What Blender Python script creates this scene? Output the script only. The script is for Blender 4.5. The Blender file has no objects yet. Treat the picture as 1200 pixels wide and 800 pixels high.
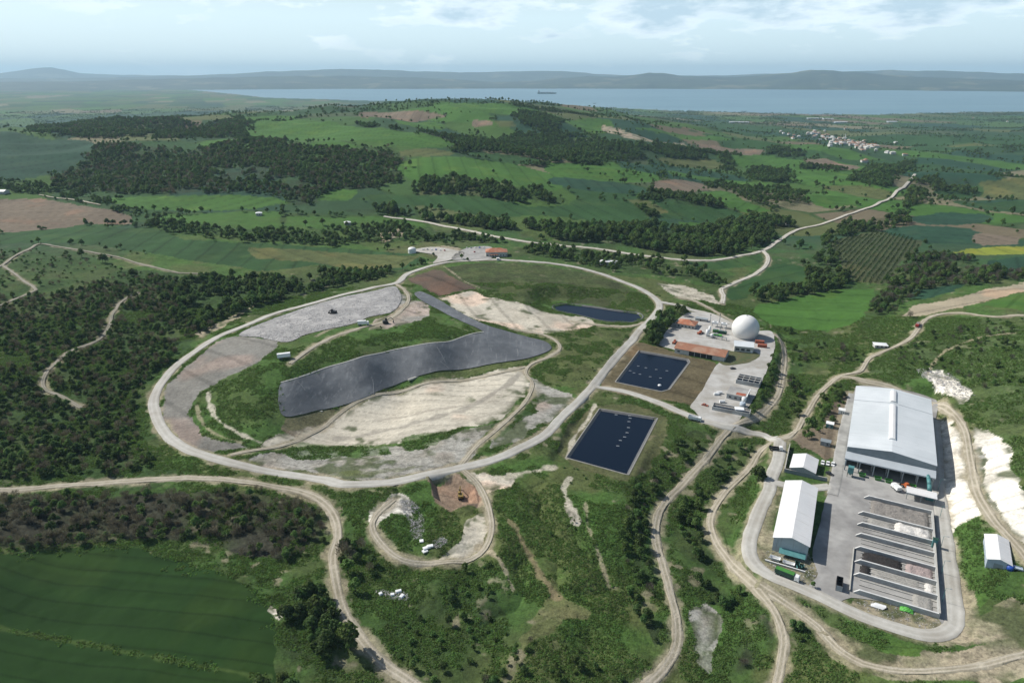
import bpy, bmesh, math, random
import numpy as np
from mathutils import Vector, Matrix
from mathutils.geometry import delaunay_2d_cdt

random.seed(7)
rng = np.random.default_rng(7)
S = bpy.context.scene
COL = S.collection
PI = math.pi

# ------------------------------------------------------------------ camera
CAMZ, PITCH, FPX = 200.0, math.radians(21.3), 800.0
cam_d = bpy.data.cameras.new('camera')
cam = bpy.data.objects.new('camera', cam_d)
COL.objects.link(cam)
cam.location = (0, 0, CAMZ)
cam.rotation_euler = (PI/2 - PITCH, 0, 0)
cam_d.sensor_width = 36.0
cam_d.lens = 24.0
cam_d.clip_start = 1.0
cam_d.clip_end = 120000.0
S.camera = cam

cP, sP = math.cos(PITCH), math.sin(PITCH)


def ray(px, py):
    px = np.asarray(px, float); py = np.asarray(py, float)
    x = (px - 600)/FPX; u = (400 - py)/FPX
    return np.stack([x, cP + sP*u, -sP + cP*u], -1)


def at_z(px, py, z):
    """ground-plan point where the sight line through a photo pixel meets height z"""
    d = ray(px, py)
    t = (z - CAMZ)/d[..., 2]
    return np.stack([d[..., 0]*t, d[..., 1]*t, np.zeros_like(t) + z], -1)


def project(x, y, z):
    zc = cP*y - sP*(z - CAMZ)
    uc = sP*y + cP*(z - CAMZ)
    return 600 + FPX*x/zc, 400 - FPX*uc/zc


# ------------------------------------------------------------------ noise
def _hash(ix, iy, seed):
    h = (ix.astype(np.int64)*374761393 + iy.astype(np.int64)*668265263 + seed*974711) & 0x7fffffff
    h = ((h ^ (h >> 13))*1274126177) & 0x7fffffff
    h = h ^ (h >> 16)
    return (h & 0xffff)/65535.0


def vnoise(x, y, seed=0):
    ix = np.floor(x); iy = np.floor(y)
    fx = x - ix; fy = y - iy
    fx = fx*fx*(3 - 2*fx); fy = fy*fy*(3 - 2*fy)
    a = _hash(ix, iy, seed); b = _hash(ix+1, iy, seed)
    c = _hash(ix, iy+1, seed); d = _hash(ix+1, iy+1, seed)
    return a + (b-a)*fx + (c-a)*fy + (a-b-c+d)*fx*fy


def fbm(x, y, wl, octv=4, seed=0, gain=0.5):
    x = np.asarray(x, float); y = np.asarray(y, float)
    out = 0; amp = 1; tot = 0; f = 1.0/wl
    for o in range(octv):
        ca, sa = math.cos(0.6*o + 0.3), math.sin(0.6*o + 0.3)
        out = out + amp*vnoise((x*ca - y*sa)*f, (x*sa + y*ca)*f, seed + o*17)
        tot += amp; amp *= gain; f *= 2.03
    return out/tot


def sstep(a, b, v):
    t = np.clip((v - a)/(b - a), 0, 1)
    return t*t*(3 - 2*t)


# ------------------------------------------------------------------ polygons
def in_poly(x, y, poly):
    poly = np.asarray(poly)[:, :2]
    res = np.zeros(x.shape, bool)
    x0, y0 = poly.min(0); x1, y1 = poly.max(0)
    idx = np.nonzero((x >= x0) & (x <= x1) & (y >= y0) & (y <= y1))[0]
    if len(idx) == 0:
        return res
    px = x[idx]; py = y[idx]; c = np.zeros(len(idx), bool)
    n = len(poly)
    for i in range(n):
        ax, ay = poly[i]; bx, by = poly[(i+1) % n]
        if ay == by:
            continue
        cond = (ay > py) != (by > py)
        c ^= cond & (px < (bx-ax)*(py-ay)/(by-ay) + ax)
    res[idx] = c
    return res


def seg_dist(x, y, pts, closed=False):
    pts = np.asarray(pts)[:, :2]
    d = np.full(x.shape, 1e18)
    n = len(pts)
    for i in range(n if closed else n-1):
        ax, ay = pts[i]; bx, by = pts[(i+1) % n]
        dx, dy = bx-ax, by-ay
        L = dx*dx + dy*dy + 1e-9
        t = np.clip(((x-ax)*dx + (y-ay)*dy)/L, 0, 1)
        d = np.minimum(d, (x-ax-t*dx)**2 + (y-ay-t*dy)**2)
    return np.sqrt(d)


def spline(pts, step, closed=False):
    """Catmull-Rom through the points, resampled about every `step` metres"""
    P = [np.asarray(p, float)[:2] for p in pts]
    n = len(P); out = []
    for i in range(n if closed else n-1):
        if closed:
            p0, p1, p2, p3 = P[i-1], P[i], P[(i+1) % n], P[(i+2) % n]
        else:
            p1, p2 = P[i], P[i+1]
            p0 = P[i-1] if i > 0 else 2*p1 - p2
            p3 = P[i+2] if i+2 < n else 2*p2 - p1
        L = np.linalg.norm(p2-p1)
        k = max(1, int(round(L/step)))
        a = max(np.linalg.norm(p1-p0), 1e-3)**.5
        b = max(L, 1e-3)**.5
        c = max(np.linalg.norm(p3-p2), 1e-3)**.5
        # centripetal tangents
        m1 = (p2-p1) + b*((p1-p0)/a*1.0 - (p2-p0)/(a+b)*1.0) if True else 0
        m1 = b*((p1-p0)/a - (p2-p0)/(a+b) + (p2-p1)/b)
        m2 = b*((p2-p1)/b - (p3-p1)/(b+c) + (p3-p2)/c)
        for j in range(k):
            t = j/k; t2 = t*t; t3 = t2*t
            out.append((2*t3-3*t2+1)*p1 + (t3-2*t2+t)*m1 + (-2*t3+3*t2)*p2 + (t3-t2)*m2)
    if not closed:
        out.append(P[-1])
    return np.array(out)


# ------------------------------------------------------------------ materials
def new_mat(name):
    m = bpy.data.materials.new(name); m.use_nodes = True
    nt = m.node_tree
    bs = nt.nodes['Principled BSDF']
    return m, nt, bs


def N(nt, typ, **kw):
    n = nt.nodes.new(typ)
    for k, v in kw.items():
        setattr(n, k, v)
    return n


def noise_node(nt, vec, scale, detail=4, rough=.6):
    n = N(nt, 'ShaderNodeTexNoise')
    n.inputs['Scale'].default_value = scale
    n.inputs['Detail'].default_value = detail
    n.inputs['Roughness'].default_value = rough
    nt.links.new(vec, n.inputs['Vector'])
    return n.outputs['Fac']


def mixc(nt, fac, a, b, mode='MIX'):
    n = N(nt, 'ShaderNodeMix', data_type='RGBA', blend_type=mode)
    for sock, v in ((n.inputs[0], fac), (n.inputs[6], a), (n.inputs[7], b)):
        if hasattr(v, 'is_linked') or hasattr(v, 'links'):
            nt.links.new(v, sock)
        elif isinstance(v, (int, float)):
            sock.default_value = v
        else:
            sock.default_value = (*v, 1) if len(v) == 3 else v
    return n.outputs[2]


def ramp(nt, fac, lo, hi):
    n = N(nt, 'ShaderNodeMapRange')
    n.inputs[1].default_value = lo; n.inputs[2].default_value = hi
    nt.links.new(fac, n.inputs[0])
    return n.outputs[0]


def math_n(nt, op, a, b):
    n = N(nt, 'ShaderNodeMath', operation=op)
    for s, v in ((n.inputs[0], a), (n.inputs[1], b)):
        if isinstance(v, (int, float)):
            s.default_value = v
        else:
            nt.links.new(v, s)
    return n.outputs[0]


def mat(name, c1, c2=None, scale=.5, rough=.85, spec=.3, bump=0, bscale=None, metallic=0,
        lo=.35, hi=.65, c3=None, scale3=.05, lo3=.45, hi3=.7, island=0.0, instance=0.0, ribs=None, streak=None):
    m, nt, bs = new_mat(name)
    tc = N(nt, 'ShaderNodeTexCoord').outputs['Object']
    c2 = c2 or tuple(v*.75 for v in c1)
    f = ramp(nt, noise_node(nt, tc, scale), lo, hi)
    col = mixc(nt, f, c1, c2)
    if c3:
        col = mixc(nt, ramp(nt, noise_node(nt, tc, scale3), lo3, hi3), col, c3)
    if streak:
        mp = N(nt, 'ShaderNodeMapping'); mp.inputs['Scale'].default_value = streak[0]; nt.links.new(tc, mp.inputs[0])
        col = mixc(nt, ramp(nt, noise_node(nt, mp.outputs[0], streak[1], 5, .7), streak[3], streak[3]+.2), col, streak[2])
    if island or instance:
        g = N(nt, 'ShaderNodeNewGeometry').outputs['Random Per Island']
        o = N(nt, 'ShaderNodeObjectInfo').outputs['Random']
        v = math_n(nt, 'ADD', math_n(nt, 'MULTIPLY', g, island), math_n(nt, 'MULTIPLY', o, instance))
        v = math_n(nt, 'ADD', v, 1 - .5*(island + instance))
        hs = N(nt, 'ShaderNodeHueSaturation')
        nt.links.new(v, hs.inputs['Value'])
        hue = math_n(nt, 'ADD', math_n(nt, 'MULTIPLY', o, .035), .488)
        nt.links.new(hue, hs.inputs['Hue'])
        nt.links.new(col, hs.inputs['Color'])
        col = hs.outputs[0]
    nt.links.new(col, bs.inputs['Base Color'])
    bs.inputs['Roughness'].default_value = rough
    bs.inputs['Specular IOR Level'].default_value = spec
    bs.inputs['Metallic'].default_value = metallic
    hgt = None
    if ribs:
        w = N(nt, 'ShaderNodeTexWave', wave_type='BANDS', bands_direction=ribs[0])
        w.inputs['Scale'].default_value = ribs[1]
        nt.links.new(tc, w.inputs['Vector'])
        hgt = w.outputs['Fac']
    elif bump:
        hgt = noise_node(nt, tc, bscale or scale*3, 5, .65)
    if hgt is not None:
        b = N(nt, 'ShaderNodeBump')
        b.inputs['Strength'].default_value = bump or .3
        b.inputs['Distance'].default_value = 1.0 if not ribs else .05
        nt.links.new(hgt, b.inputs['Height'])
        nt.links.new(b.outputs[0], bs.inputs['Normal'])
    return m


# ------------------------------------------------------------------ objects
def tag(o, label=None, cat=None, group=None, kind=None):
    if label: o['label'] = label
    if cat: o['category'] = cat
    if group: o['group'] = group
    if kind: o['kind'] = kind
    return o


def link(name, me, parent=None, loc=None):
    o = bpy.data.objects.new(name, me); COL.objects.link(o)
    if parent: o.parent = parent
    if loc is not None: o.location = loc
    return o


def thing(name, label, cat, loc, rotz=0, group=None):
    o = link(name, None, None, loc)
    o.rotation_euler = (0, 0, rotz); o.empty_display_size = 1
    return tag(o, label, cat, group)


def copy_tree(o, parent=None):
    c = o.copy(); COL.objects.link(c)
    c.parent = parent
    for ch in list(o.children):
        copy_tree(ch, c)
    return c


def np_mesh(name, V, F, mats=(), mi=None, smooth=False):
    """mesh from numpy arrays; F is an (n,3) or (n,4) int array"""
    me = bpy.data.meshes.new(name)
    V = np.ascontiguousarray(V, np.float32); F = np.ascontiguousarray(F, np.int32)
    k = F.shape[1]
    me.vertices.add(len(V)); me.vertices.foreach_set('co', V.ravel())
    me.loops.add(F.size); me.loops.foreach_set('vertex_index', F.ravel())
    me.polygons.add(len(F))
    me.polygons.foreach_set('loop_start', np.arange(0, F.size, k, dtype=np.int32))
    me.polygons.foreach_set('loop_total', np.full(len(F), k, np.int32))
    if mi is not None: me.polygons.foreach_set('material_index', np.asarray(mi, np.int32))
    if smooth: me.polygons.foreach_set('use_smooth', np.ones(len(F), bool))
    for m in mats: me.materials.append(m)
    me.update(calc_edges=True)
    return me


class MB:
    """collects simple solids into one mesh"""
    def __init__(s):
        s.v = []; s.f = []; s.m = []

    def add(s, vs, fs, m=0):
        o = len(s.v); s.v += [tuple(p) for p in vs]
        s.f += [tuple(i+o for i in f) for f in fs]; s.m += [m]*len(fs)
        return s

    def box(s, x0, y0, z0, x1, y1, z1, m=0):
        vs = [(x0, y0, z0), (x1, y0, z0), (x1, y1, z0), (x0, y1, z0), (x0, y0, z1), (x1, y0, z1), (x1, y1, z1), (x0, y1, z1)]
        return s.add(vs, [(3, 2, 1, 0), (4, 5, 6, 7), (0, 1, 5, 4), (1, 2, 6, 5), (2, 3, 7, 6), (3, 0, 4, 7)], m)

    def cbox(s, cx, cy, cz, sx, sy, sz, m=0):
        return s.box(cx-sx/2, cy-sy/2, cz-sz/2, cx+sx/2, cy+sy/2, cz+sz/2, m)

    def prism(s, prof, axis, a, b, m=0):
        """closed 2-D profile (list of pairs) extruded along x, y or z from a to b"""
        def P(p, t):
            return {'x': (t, p[0], p[1]), 'y': (p[0], t, p[1]), 'z': (p[0], p[1], t)}[axis]
        n = len(prof)
        vs = [P(p, a) for p in prof] + [P(p, b) for p in prof]
        fs = [(i, (i+1) % n, n+(i+1) % n, n+i) for i in range(n)]
        fs += [tuple(range(n))[::-1], tuple(range(n, 2*n))]
        return s.add(vs, fs, m)

    def tube(s, p0, p1, r0, r1=None, n=8, m=0, cap=True):
        r1 = r0 if r1 is None else r1
        p0 = Vector(p0); p1 = Vector(p1); d = (p1-p0).normalized()
        u = d.orthogonal().normalized(); w = d.cross(u)
        vs = []
        for p, r in ((p0, r0), (p1, r1)):
            for i in range(n):
                a = 2*PI*i/n
                vs.append(p + u*(math.cos(a)*r) + w*(math.sin(a)*r))
        fs = [(i, (i+1) % n, n+(i+1) % n, n+i) for i in range(n)]
        if cap:
            fs += [tuple(range(n))[::-1], tuple(range(n, 2*n))]
        return s.add(vs, fs, m)

    def dome(s, cx, cy, cz, r, a0, a1, nu=32, nv=14, m=0, sz=1.0):
        vs = []; fs = []
        for j in range(nv+1):
            a = a0 + (a1-a0)*j/nv
            for i in range(nu):
                t = 2*PI*i/nu
                vs.append((cx + r*math.cos(a)*math.cos(t), cy + r*math.cos(a)*math.sin(t), cz + r*sz*math.sin(a)))
        for j in range(nv):
            for i in range(nu):
                k = j*nu
                fs.append((k+i, k+(i+1) % nu, k+nu+(i+1) % nu, k+nu+i))
        return s.add(vs, fs, m)

    def build(s, name, mats, parent=None, loc=None, smooth=False, bevel=0):
        me = bpy.data.meshes.new(name)
        me.from_pydata(s.v, [], s.f)
        mats = mats if isinstance(mats, (list, tuple)) else [mats]
        for m in mats: me.materials.append(m)
        me.polygons.foreach_set('material_index', s.m)
        bm = bmesh.new(); bm.from_mesh(me)
        bmesh.ops.recalc_face_normals(bm, faces=bm.faces)
        if bevel:
            bmesh.ops.bevel(bm, geom=list(bm.edges), offset=bevel, segments=2, affect='EDGES', profile=.6, clamp_overlap=True)
        bm.to_mesh(me); bm.free()
        if smooth: me.polygons.foreach_set('use_smooth', [True]*len(me.polygons))
        me.update()
        return link(name, me, parent, loc)
HAZE, SKY, SUN, EXPO = 3.9e-5, .082, 5.0, 0.12
HAZECOL = (.56, .82, 1.0, 1)
SKYPALE = (10.6, 13.4, 14.6); CLOUD_LIT = (14.8, 15.8, 16.2); CLOUD_DARK = (6.4, 8.6, 10.2)
# ------------------------------------------------------------------ terrain heights
SEA = -100.0
# photo pixel, height of the ground there (metres, plant yard = 0)
CP = [(-250,800,8),(0,800,6),(300,800,4),(500,800,0),(640,800,-3),(760,800,-7),(830,800,-10),(1000,800,-4),(1200,800,2),(1450,800,6),
 (0,700,8),(250,700,5),(400,700,2),(580,700,-2),(760,700,-6),(840,680,-8),(905,715,-4),(1040,640,0),(960,600,0),(1100,725,0),(884,640,-1),
 (1200,700,7),(1180,600,10),(1200,560,17),(1140,540,5),(1060,790,-1),
 (0,575,10),(200,560,8),(390,600,4),(0,450,16),(100,450,12),(180,470,9),(0,380,22),(60,340,24),(150,330,20),(250,330,14),(40,290,25),(250,290,16),
 (230,528,9),(400,566,7),(540,546,5),(650,500,3),(710,430,2.5),(770,360,4),(704,322,7),(582,304,9),(478,321,11),(324,367,12),(190,450,11),
 (400,365,18),(460,340,15),(450,390,22),(420,408,22),(348,438,20),(425,418,21),(510,400,19),(560,390,14),(290,480,14),(250,500,10),(520,380,15),(365,484,4),(400,474,3.5),(462,453,3),(535,434,3),(620,419,4),(640,402,7),(500,345,11),
 (500,480,5),(580,455,5),(580,360,8.5),(660,372,5.5),(620,330,13),(700,340,9),(530,325,13),(700,366,4),
 (560,620,2),(660,600,0),(700,650,-2),(600,740,-3),(850,540,-6),(800,600,-8),(935,450,-4),(930,400,-3),(785,690,-5),(775,610,-4),(830,535,-2.5),
 (840,400,1),(860,465,1),(764,435,1),(717,510,0),(1000,450,1),(1080,380,11),(1150,400,17),(1120,440,9),(1200,420,24),(1200,350,20),(1050,330,4),(950,365,0),
 (1020,300,2),(1200,290,6),(1150,470,12),
 (900,290,0),(1000,250,-5),(1072,205,-15),(800,302,3),(650,285,6),(500,260,8),(1150,230,-15),(1200,200,-25),(1180,170,-45),(970,165,-50),(1200,150,-70),(900,145,-85),
 (420,240,20),(600,250,17),(700,240,14),(500,200,48),(560,200,46),(400,190,52),(330,162,60),(500,160,76),(560,122,100),(480,118,100),(640,126,92),(420,131,86),
 (700,136,66),(760,150,42),(700,175,38),(760,200,24),(830,180,4),(850,155,-25),(860,215,3),
 (160,142,60),(60,158,50),(0,165,48),(240,152,60),(290,148,64),(60,195,35),(200,200,38),(300,200,44),(240,238,22),(60,240,22),(100,262,21)]
# places the photo cannot see, as bearing (degrees), distance, height
HID = [(-45,300,14),(-55,700,22),(-50,2200,45),(45,300,8),(55,700,20),(50,2000,-35),(0,60,-2),(-40,60,4),(40,60,2),
 (-30,4200,-70),(-20,4300,-65),(-38,3800,-60),(-12,4600,-40),(-3,5200,-30),(-8,5000,-30),(4,5400,-55),(-30,6000,-94),(-15,6500,-90),(-38,6500,-95),
 (-55,6500,-95),(0,7500,-95),(-25,9000,-97),(-35,12000,-98),(10,5500,-92),(20,5000,-92),(35,5000,-92),(55,5000,-92),(-10,9000,-97)]
_p = np.array(CP, float)
_w = at_z(_p[:, 0], _p[:, 1], _p[:, 2])
_az = np.arctan2(_w[:, 0], _w[:, 1]); _r = np.hypot(_w[:, 0], _w[:, 1]); _z = _p[:, 2]
_h = np.array(HID, float)
_az = np.r_[_az, np.radians(_h[:, 0])]; _r = np.r_[_r, _h[:, 1]]; _z = np.r_[_z, _h[:, 2]]
AZK = 1.6


def _tps(d2):
    return .5*d2*np.log(d2 + 1e-9)


_U = np.stack([_az*AZK, np.log(_r)], 1)
_n = len(_U)
_D = _tps(((_U[:, None]-_U[None])**2).sum(-1)) + np.eye(_n)*6e-4
_A = np.zeros((_n+3, _n+3)); _A[:_n, :_n] = _D
_A[:_n, _n] = 1; _A[:_n, _n+1:] = _U; _A[_n, :_n] = 1; _A[_n+1:, :_n] = _U.T
_sol = np.linalg.solve(_A, np.r_[_z, 0, 0, 0])


def rbf(az, r):
    az = np.ravel(az); r = np.ravel(r); out = np.empty(len(az))
    for i in range(0, len(az), 60000):
        u = np.stack([az[i:i+60000]*AZK, np.log(r[i:i+60000])], 1)
        d2 = ((u[:, None]-_U[None])**2).sum(-1)
        out[i:i+60000] = _tps(d2) @ _sol[:_n] + _sol[_n] + u @ _sol[_n+1:]
    return out


# near shore of the strait, as photo pixels on the sea plane
SH = [(-400,99),(100,99.5),(185,101),(200,104),(260,109),(310,114.5),(410,117.5),(500,119),(600,121),(675,124.5),(760,128.5),(800,130.5),(860,131.5),(950,134),(1025,134.5),(1100,132.5),(1200,131),(1700,130)]
_s = at_z([a for a, b in SH], [b for a, b in SH], SEA)
_saz = np.arctan2(_s[:, 0], _s[:, 1]); _sr = np.hypot(_s[:, 0], _s[:, 1])
AZ0, AZ1, NAZ = math.radians(-68), math.radians(68), 1660
azs = np.linspace(AZ0, AZ1, NAZ)
rs = [25.0]
while rs[-1] < 27000:
    r = rs[-1]
    rs.append(r + max(.55, .0028*r*(r/300)**.58) if r > 170 else r + 1.2)
rs = np.array(rs); NR = len(rs)
GX = np.outer(rs, np.sin(azs)); GY = np.outer(rs, np.cos(azs))
fx_, fy_ = GX.ravel(), GY.ravel()
GR = np.repeat(rs, NAZ); GA = np.tile(azs, NR)

# coarse solve, then bicubic-free smooth upsample (the field is very smooth)
ca = np.linspace(AZ0, AZ1, 305); cr = np.linspace(math.log(25), math.log(27500), 420)
CA, CR = np.meshgrid(ca, cr)
CH = rbf(CA, np.exp(CR)).reshape(CA.shape)
for _ in range(2):
    CH[1:-1, 1:-1] = (CH[1:-1, 1:-1]*2 + CH[2:, 1:-1] + CH[:-2, 1:-1] + CH[1:-1, 2:] + CH[1:-1, :-2])/6


def smooth_h(az, r):
    u = np.clip((az-ca[0])/(ca[1]-ca[0]), 1, len(ca)-3.001); v = np.clip((np.log(r)-cr[0])/(cr[1]-cr[0]), 1, len(cr)-3.001)
    i = np.floor(u).astype(int); j = np.floor(v).astype(int); a = u-i; b = v-j

    def w(t):
        return [((-.5*t+1)*t-.5)*t, (1.5*t-2.5)*t*t+1, ((-1.5*t+2)*t+.5)*t, (.5*t-.5)*t*t]
    wa, wb = w(a), w(b); out = 0
    for q in range(4):
        for p in range(4):
            out = out + wb[q]*wa[p]*CH[j+q-1, i+p-1]
    return out


H = smooth_h(GA, GR)
SITE = at_z([150,178,250,330,430,500,600,720,790,800,930,930,1000,1100,1135,1140,1000,870,830,700,640,540,380,220],
            [480,420,375,345,330,300,295,315,350,345,385,440,445,460,500,760,740,690,520,560,560,600,590,550], 3)
site = in_poly(fx_, fy_, SITE)
sd = np.where(GR < 1500, 1.0, 0)
amp = np.where(site, .28, 1.0)
near = 1 - sstep(2500, 6000, GR)
H += amp*((fbm(fx_, fy_, 11, 3, 1)-.5)*1.5*(1-sstep(700, 1400, GR)) + (fbm(fx_, fy_, 48, 3, 2)-.5)*3.2*near
          + (fbm(fx_, fy_, 260, 4, 3)-.5)*np.clip((GR-500)/45, 0, 40)*near + (.5-np.abs(fbm(fx_, fy_, 520, 3, 4)-.5)*4)*np.clip((GR-800)/40, 0, 26)*near)
# foreground banks and gullies
mid = in_poly(fx_, fy_, at_z([420,560,640,760,770,740,600,430], [560,560,560,580,690,790,800,700], 0))
_mp = at_z([420,560,640,760,770,740,600,430], [560,560,560,580,690,790,800,700], 0)
_sel = np.nonzero(mid)[0]; _fade = sstep(0, 28, seg_dist(fx_[_sel], fy_[_sel], _mp, True))
H[_sel] += _fade*((np.abs(fbm(fx_[_sel], fy_[_sel], 46, 3, 9)-.5)*2)**.8*8-2.2)
H = np.maximum(H, SEA + 2 + np.where(GR > 2500, 0, -0))
# level pads
PADS = [([985,1008,1090,1100,1110,1126,1122,1100,1050,980,930,895,874,876,893,900,912,960],
         [453,449,464,490,600,700,741,752,742,716,692,676,650,615,580,545,512,498], 0.0, 7),
        ([771,790,812,850,880,908,911,900,884,862,835,812,785,705,742],
         [402,374,362,373,378,388,410,440,476,498,496,484,470,453,399], 1.0, 8),
        ([693,780,738,653], [470,486,563,540], 0.0, 6),
        ([640,690,768,754,700,640], [352,349,364,385,385,368], 4.0, 22),
        ([482,520,575,605,600,530,490], [292,288,286,290,305,306,303], 9.0, 10)]
for pxs, pys, z, fall in PADS:
    pw = at_z(pxs, pys, z)
    sel = np.nonzero((fx_ > pw[:, 0].min()-30) & (fx_ < pw[:, 0].max()+30) & (fy_ > pw[:, 1].min()-30) & (fy_ < pw[:, 1].max()+30))[0]
    ins = in_poly(fx_[sel], fy_[sel], pw)
    d = np.where(ins, 0, seg_dist(fx_[sel], fy_[sel], pw, True))
    wgt = 1 - sstep(0, fall, d)
    H[sel] = H[sel]*(1-wgt) + z*wgt
PONDS = {'oval': ([648,663,690,724,749,753,741,711,677,652], [358.4,355.7,358.4,363.5,367,372,377,376,368.5,363.5], 4.0),
         'square': ([749,778,806,808,784,775,748,721.6], [411,416,421,424,456,458.5,453,447.5], 1.0),
         'lower': ([703,770,736,664], [479,490,556,536], 0.0)}
for k, (pxs, pys, z) in PONDS.items():
    pw = at_z(pxs, pys, z)
    sel = np.nonzero((fx_ > pw[:, 0].min()) & (fx_ < pw[:, 0].max()) & (fy_ > pw[:, 1].min()) & (fy_ < pw[:, 1].max()))[0]
    ins = in_poly(fx_[sel], fy_[sel], pw)
    d = seg_dist(fx_[sel], fy_[sel], pw, True)
    H[sel] -= np.where(ins, np.clip(d*.8, 0, 3.5), 0)
# the clay pit beside the loop road
pit = at_z([502,532,556,560,532,508], [562,560,574,588,596,586], 2)
sel = np.nonzero((np.abs(fx_-pit[:, 0].mean()) < 40) & (np.abs(fy_-pit[:, 1].mean()) < 40))[0]
d = seg_dist(fx_[sel], fy_[sel], pit, True)
H[sel] -= np.where(in_poly(fx_[sel], fy_[sel], pit), np.clip(d*1.3, 0, 4.5), 0)
# shoreline
shore = np.interp(GA, _saz, _sr)*(1 + .02*(fbm(GA*300, GA*0, 8, 4, 5)-.5))
H = np.where(GR < shore, np.maximum(H, SEA + .8 + np.clip((shore-GR)*.006, 0, 6)), SEA - 6)
HG = H.reshape(NR, NAZ)
LR = np.arange(NR)


def hz(x, y):
    x = np.asarray(x, float); y = np.asarray(y, float)
    r = np.hypot(x, y); a = np.arctan2(x, y)
    v = np.clip(np.interp(r, rs, LR), 0, NR-1.001); u = np.clip((a-AZ0)/(azs[1]-azs[0]), 0, NAZ-1.001)
    j = v.astype(int); i = u.astype(int); b = v-j; c = u-i
    return (HG[j, i]*(1-c)+HG[j, i+1]*c)*(1-b) + (HG[j+1, i]*(1-c)+HG[j+1, i+1]*c)*b


def at(px, py):
    """point of the ground seen at a photo pixel"""
    sc = np.isscalar(px)
    d = ray(np.atleast_1d(px), np.atleast_1d(py))
    dh = np.hypot(d[:, 0], d[:, 1])
    lo = np.full(len(d), 30.0); hi = np.full(len(d), 26000.0); found = np.zeros(len(d), bool)
    prev = lo.copy()
    for r in np.geomspace(100, 26000, 700):
        t = r/dh
        below = CAMZ + d[:, 2]*t < hz(d[:, 0]*t, d[:, 1]*t)
        new = below & ~found
        hi[new] = r; lo[new] = prev[new]; found |= below
        prev[:] = r
    for _ in range(25):
        m = .5*(lo+hi); t = m/dh
        below = CAMZ + d[:, 2]*t < hz(d[:, 0]*t, d[:, 1]*t)
        hi = np.where(below, m, hi); lo = np.where(below, lo, m)
    t = hi/dh
    out = np.stack([d[:, 0]*t, d[:, 1]*t, hz(d[:, 0]*t, d[:, 1]*t)], 1)
    return out[0] if sc else out


def atp(pts):
    return at(np.array([p[0] for p in pts], float), np.array([p[1] for p in pts], float))
# ------------------------------------------------------------------ land cover
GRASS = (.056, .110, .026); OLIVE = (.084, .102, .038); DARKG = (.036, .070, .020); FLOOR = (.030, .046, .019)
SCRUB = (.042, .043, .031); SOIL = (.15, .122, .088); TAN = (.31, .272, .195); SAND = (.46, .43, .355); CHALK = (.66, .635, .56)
GRAVEL = (.30, .295, .265); CROPD = (.0165, .043, .009); CROPB = (.052, .120, .024); CROPM = (.030, .072, .023); CROPT = (.023, .060, .034)
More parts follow.
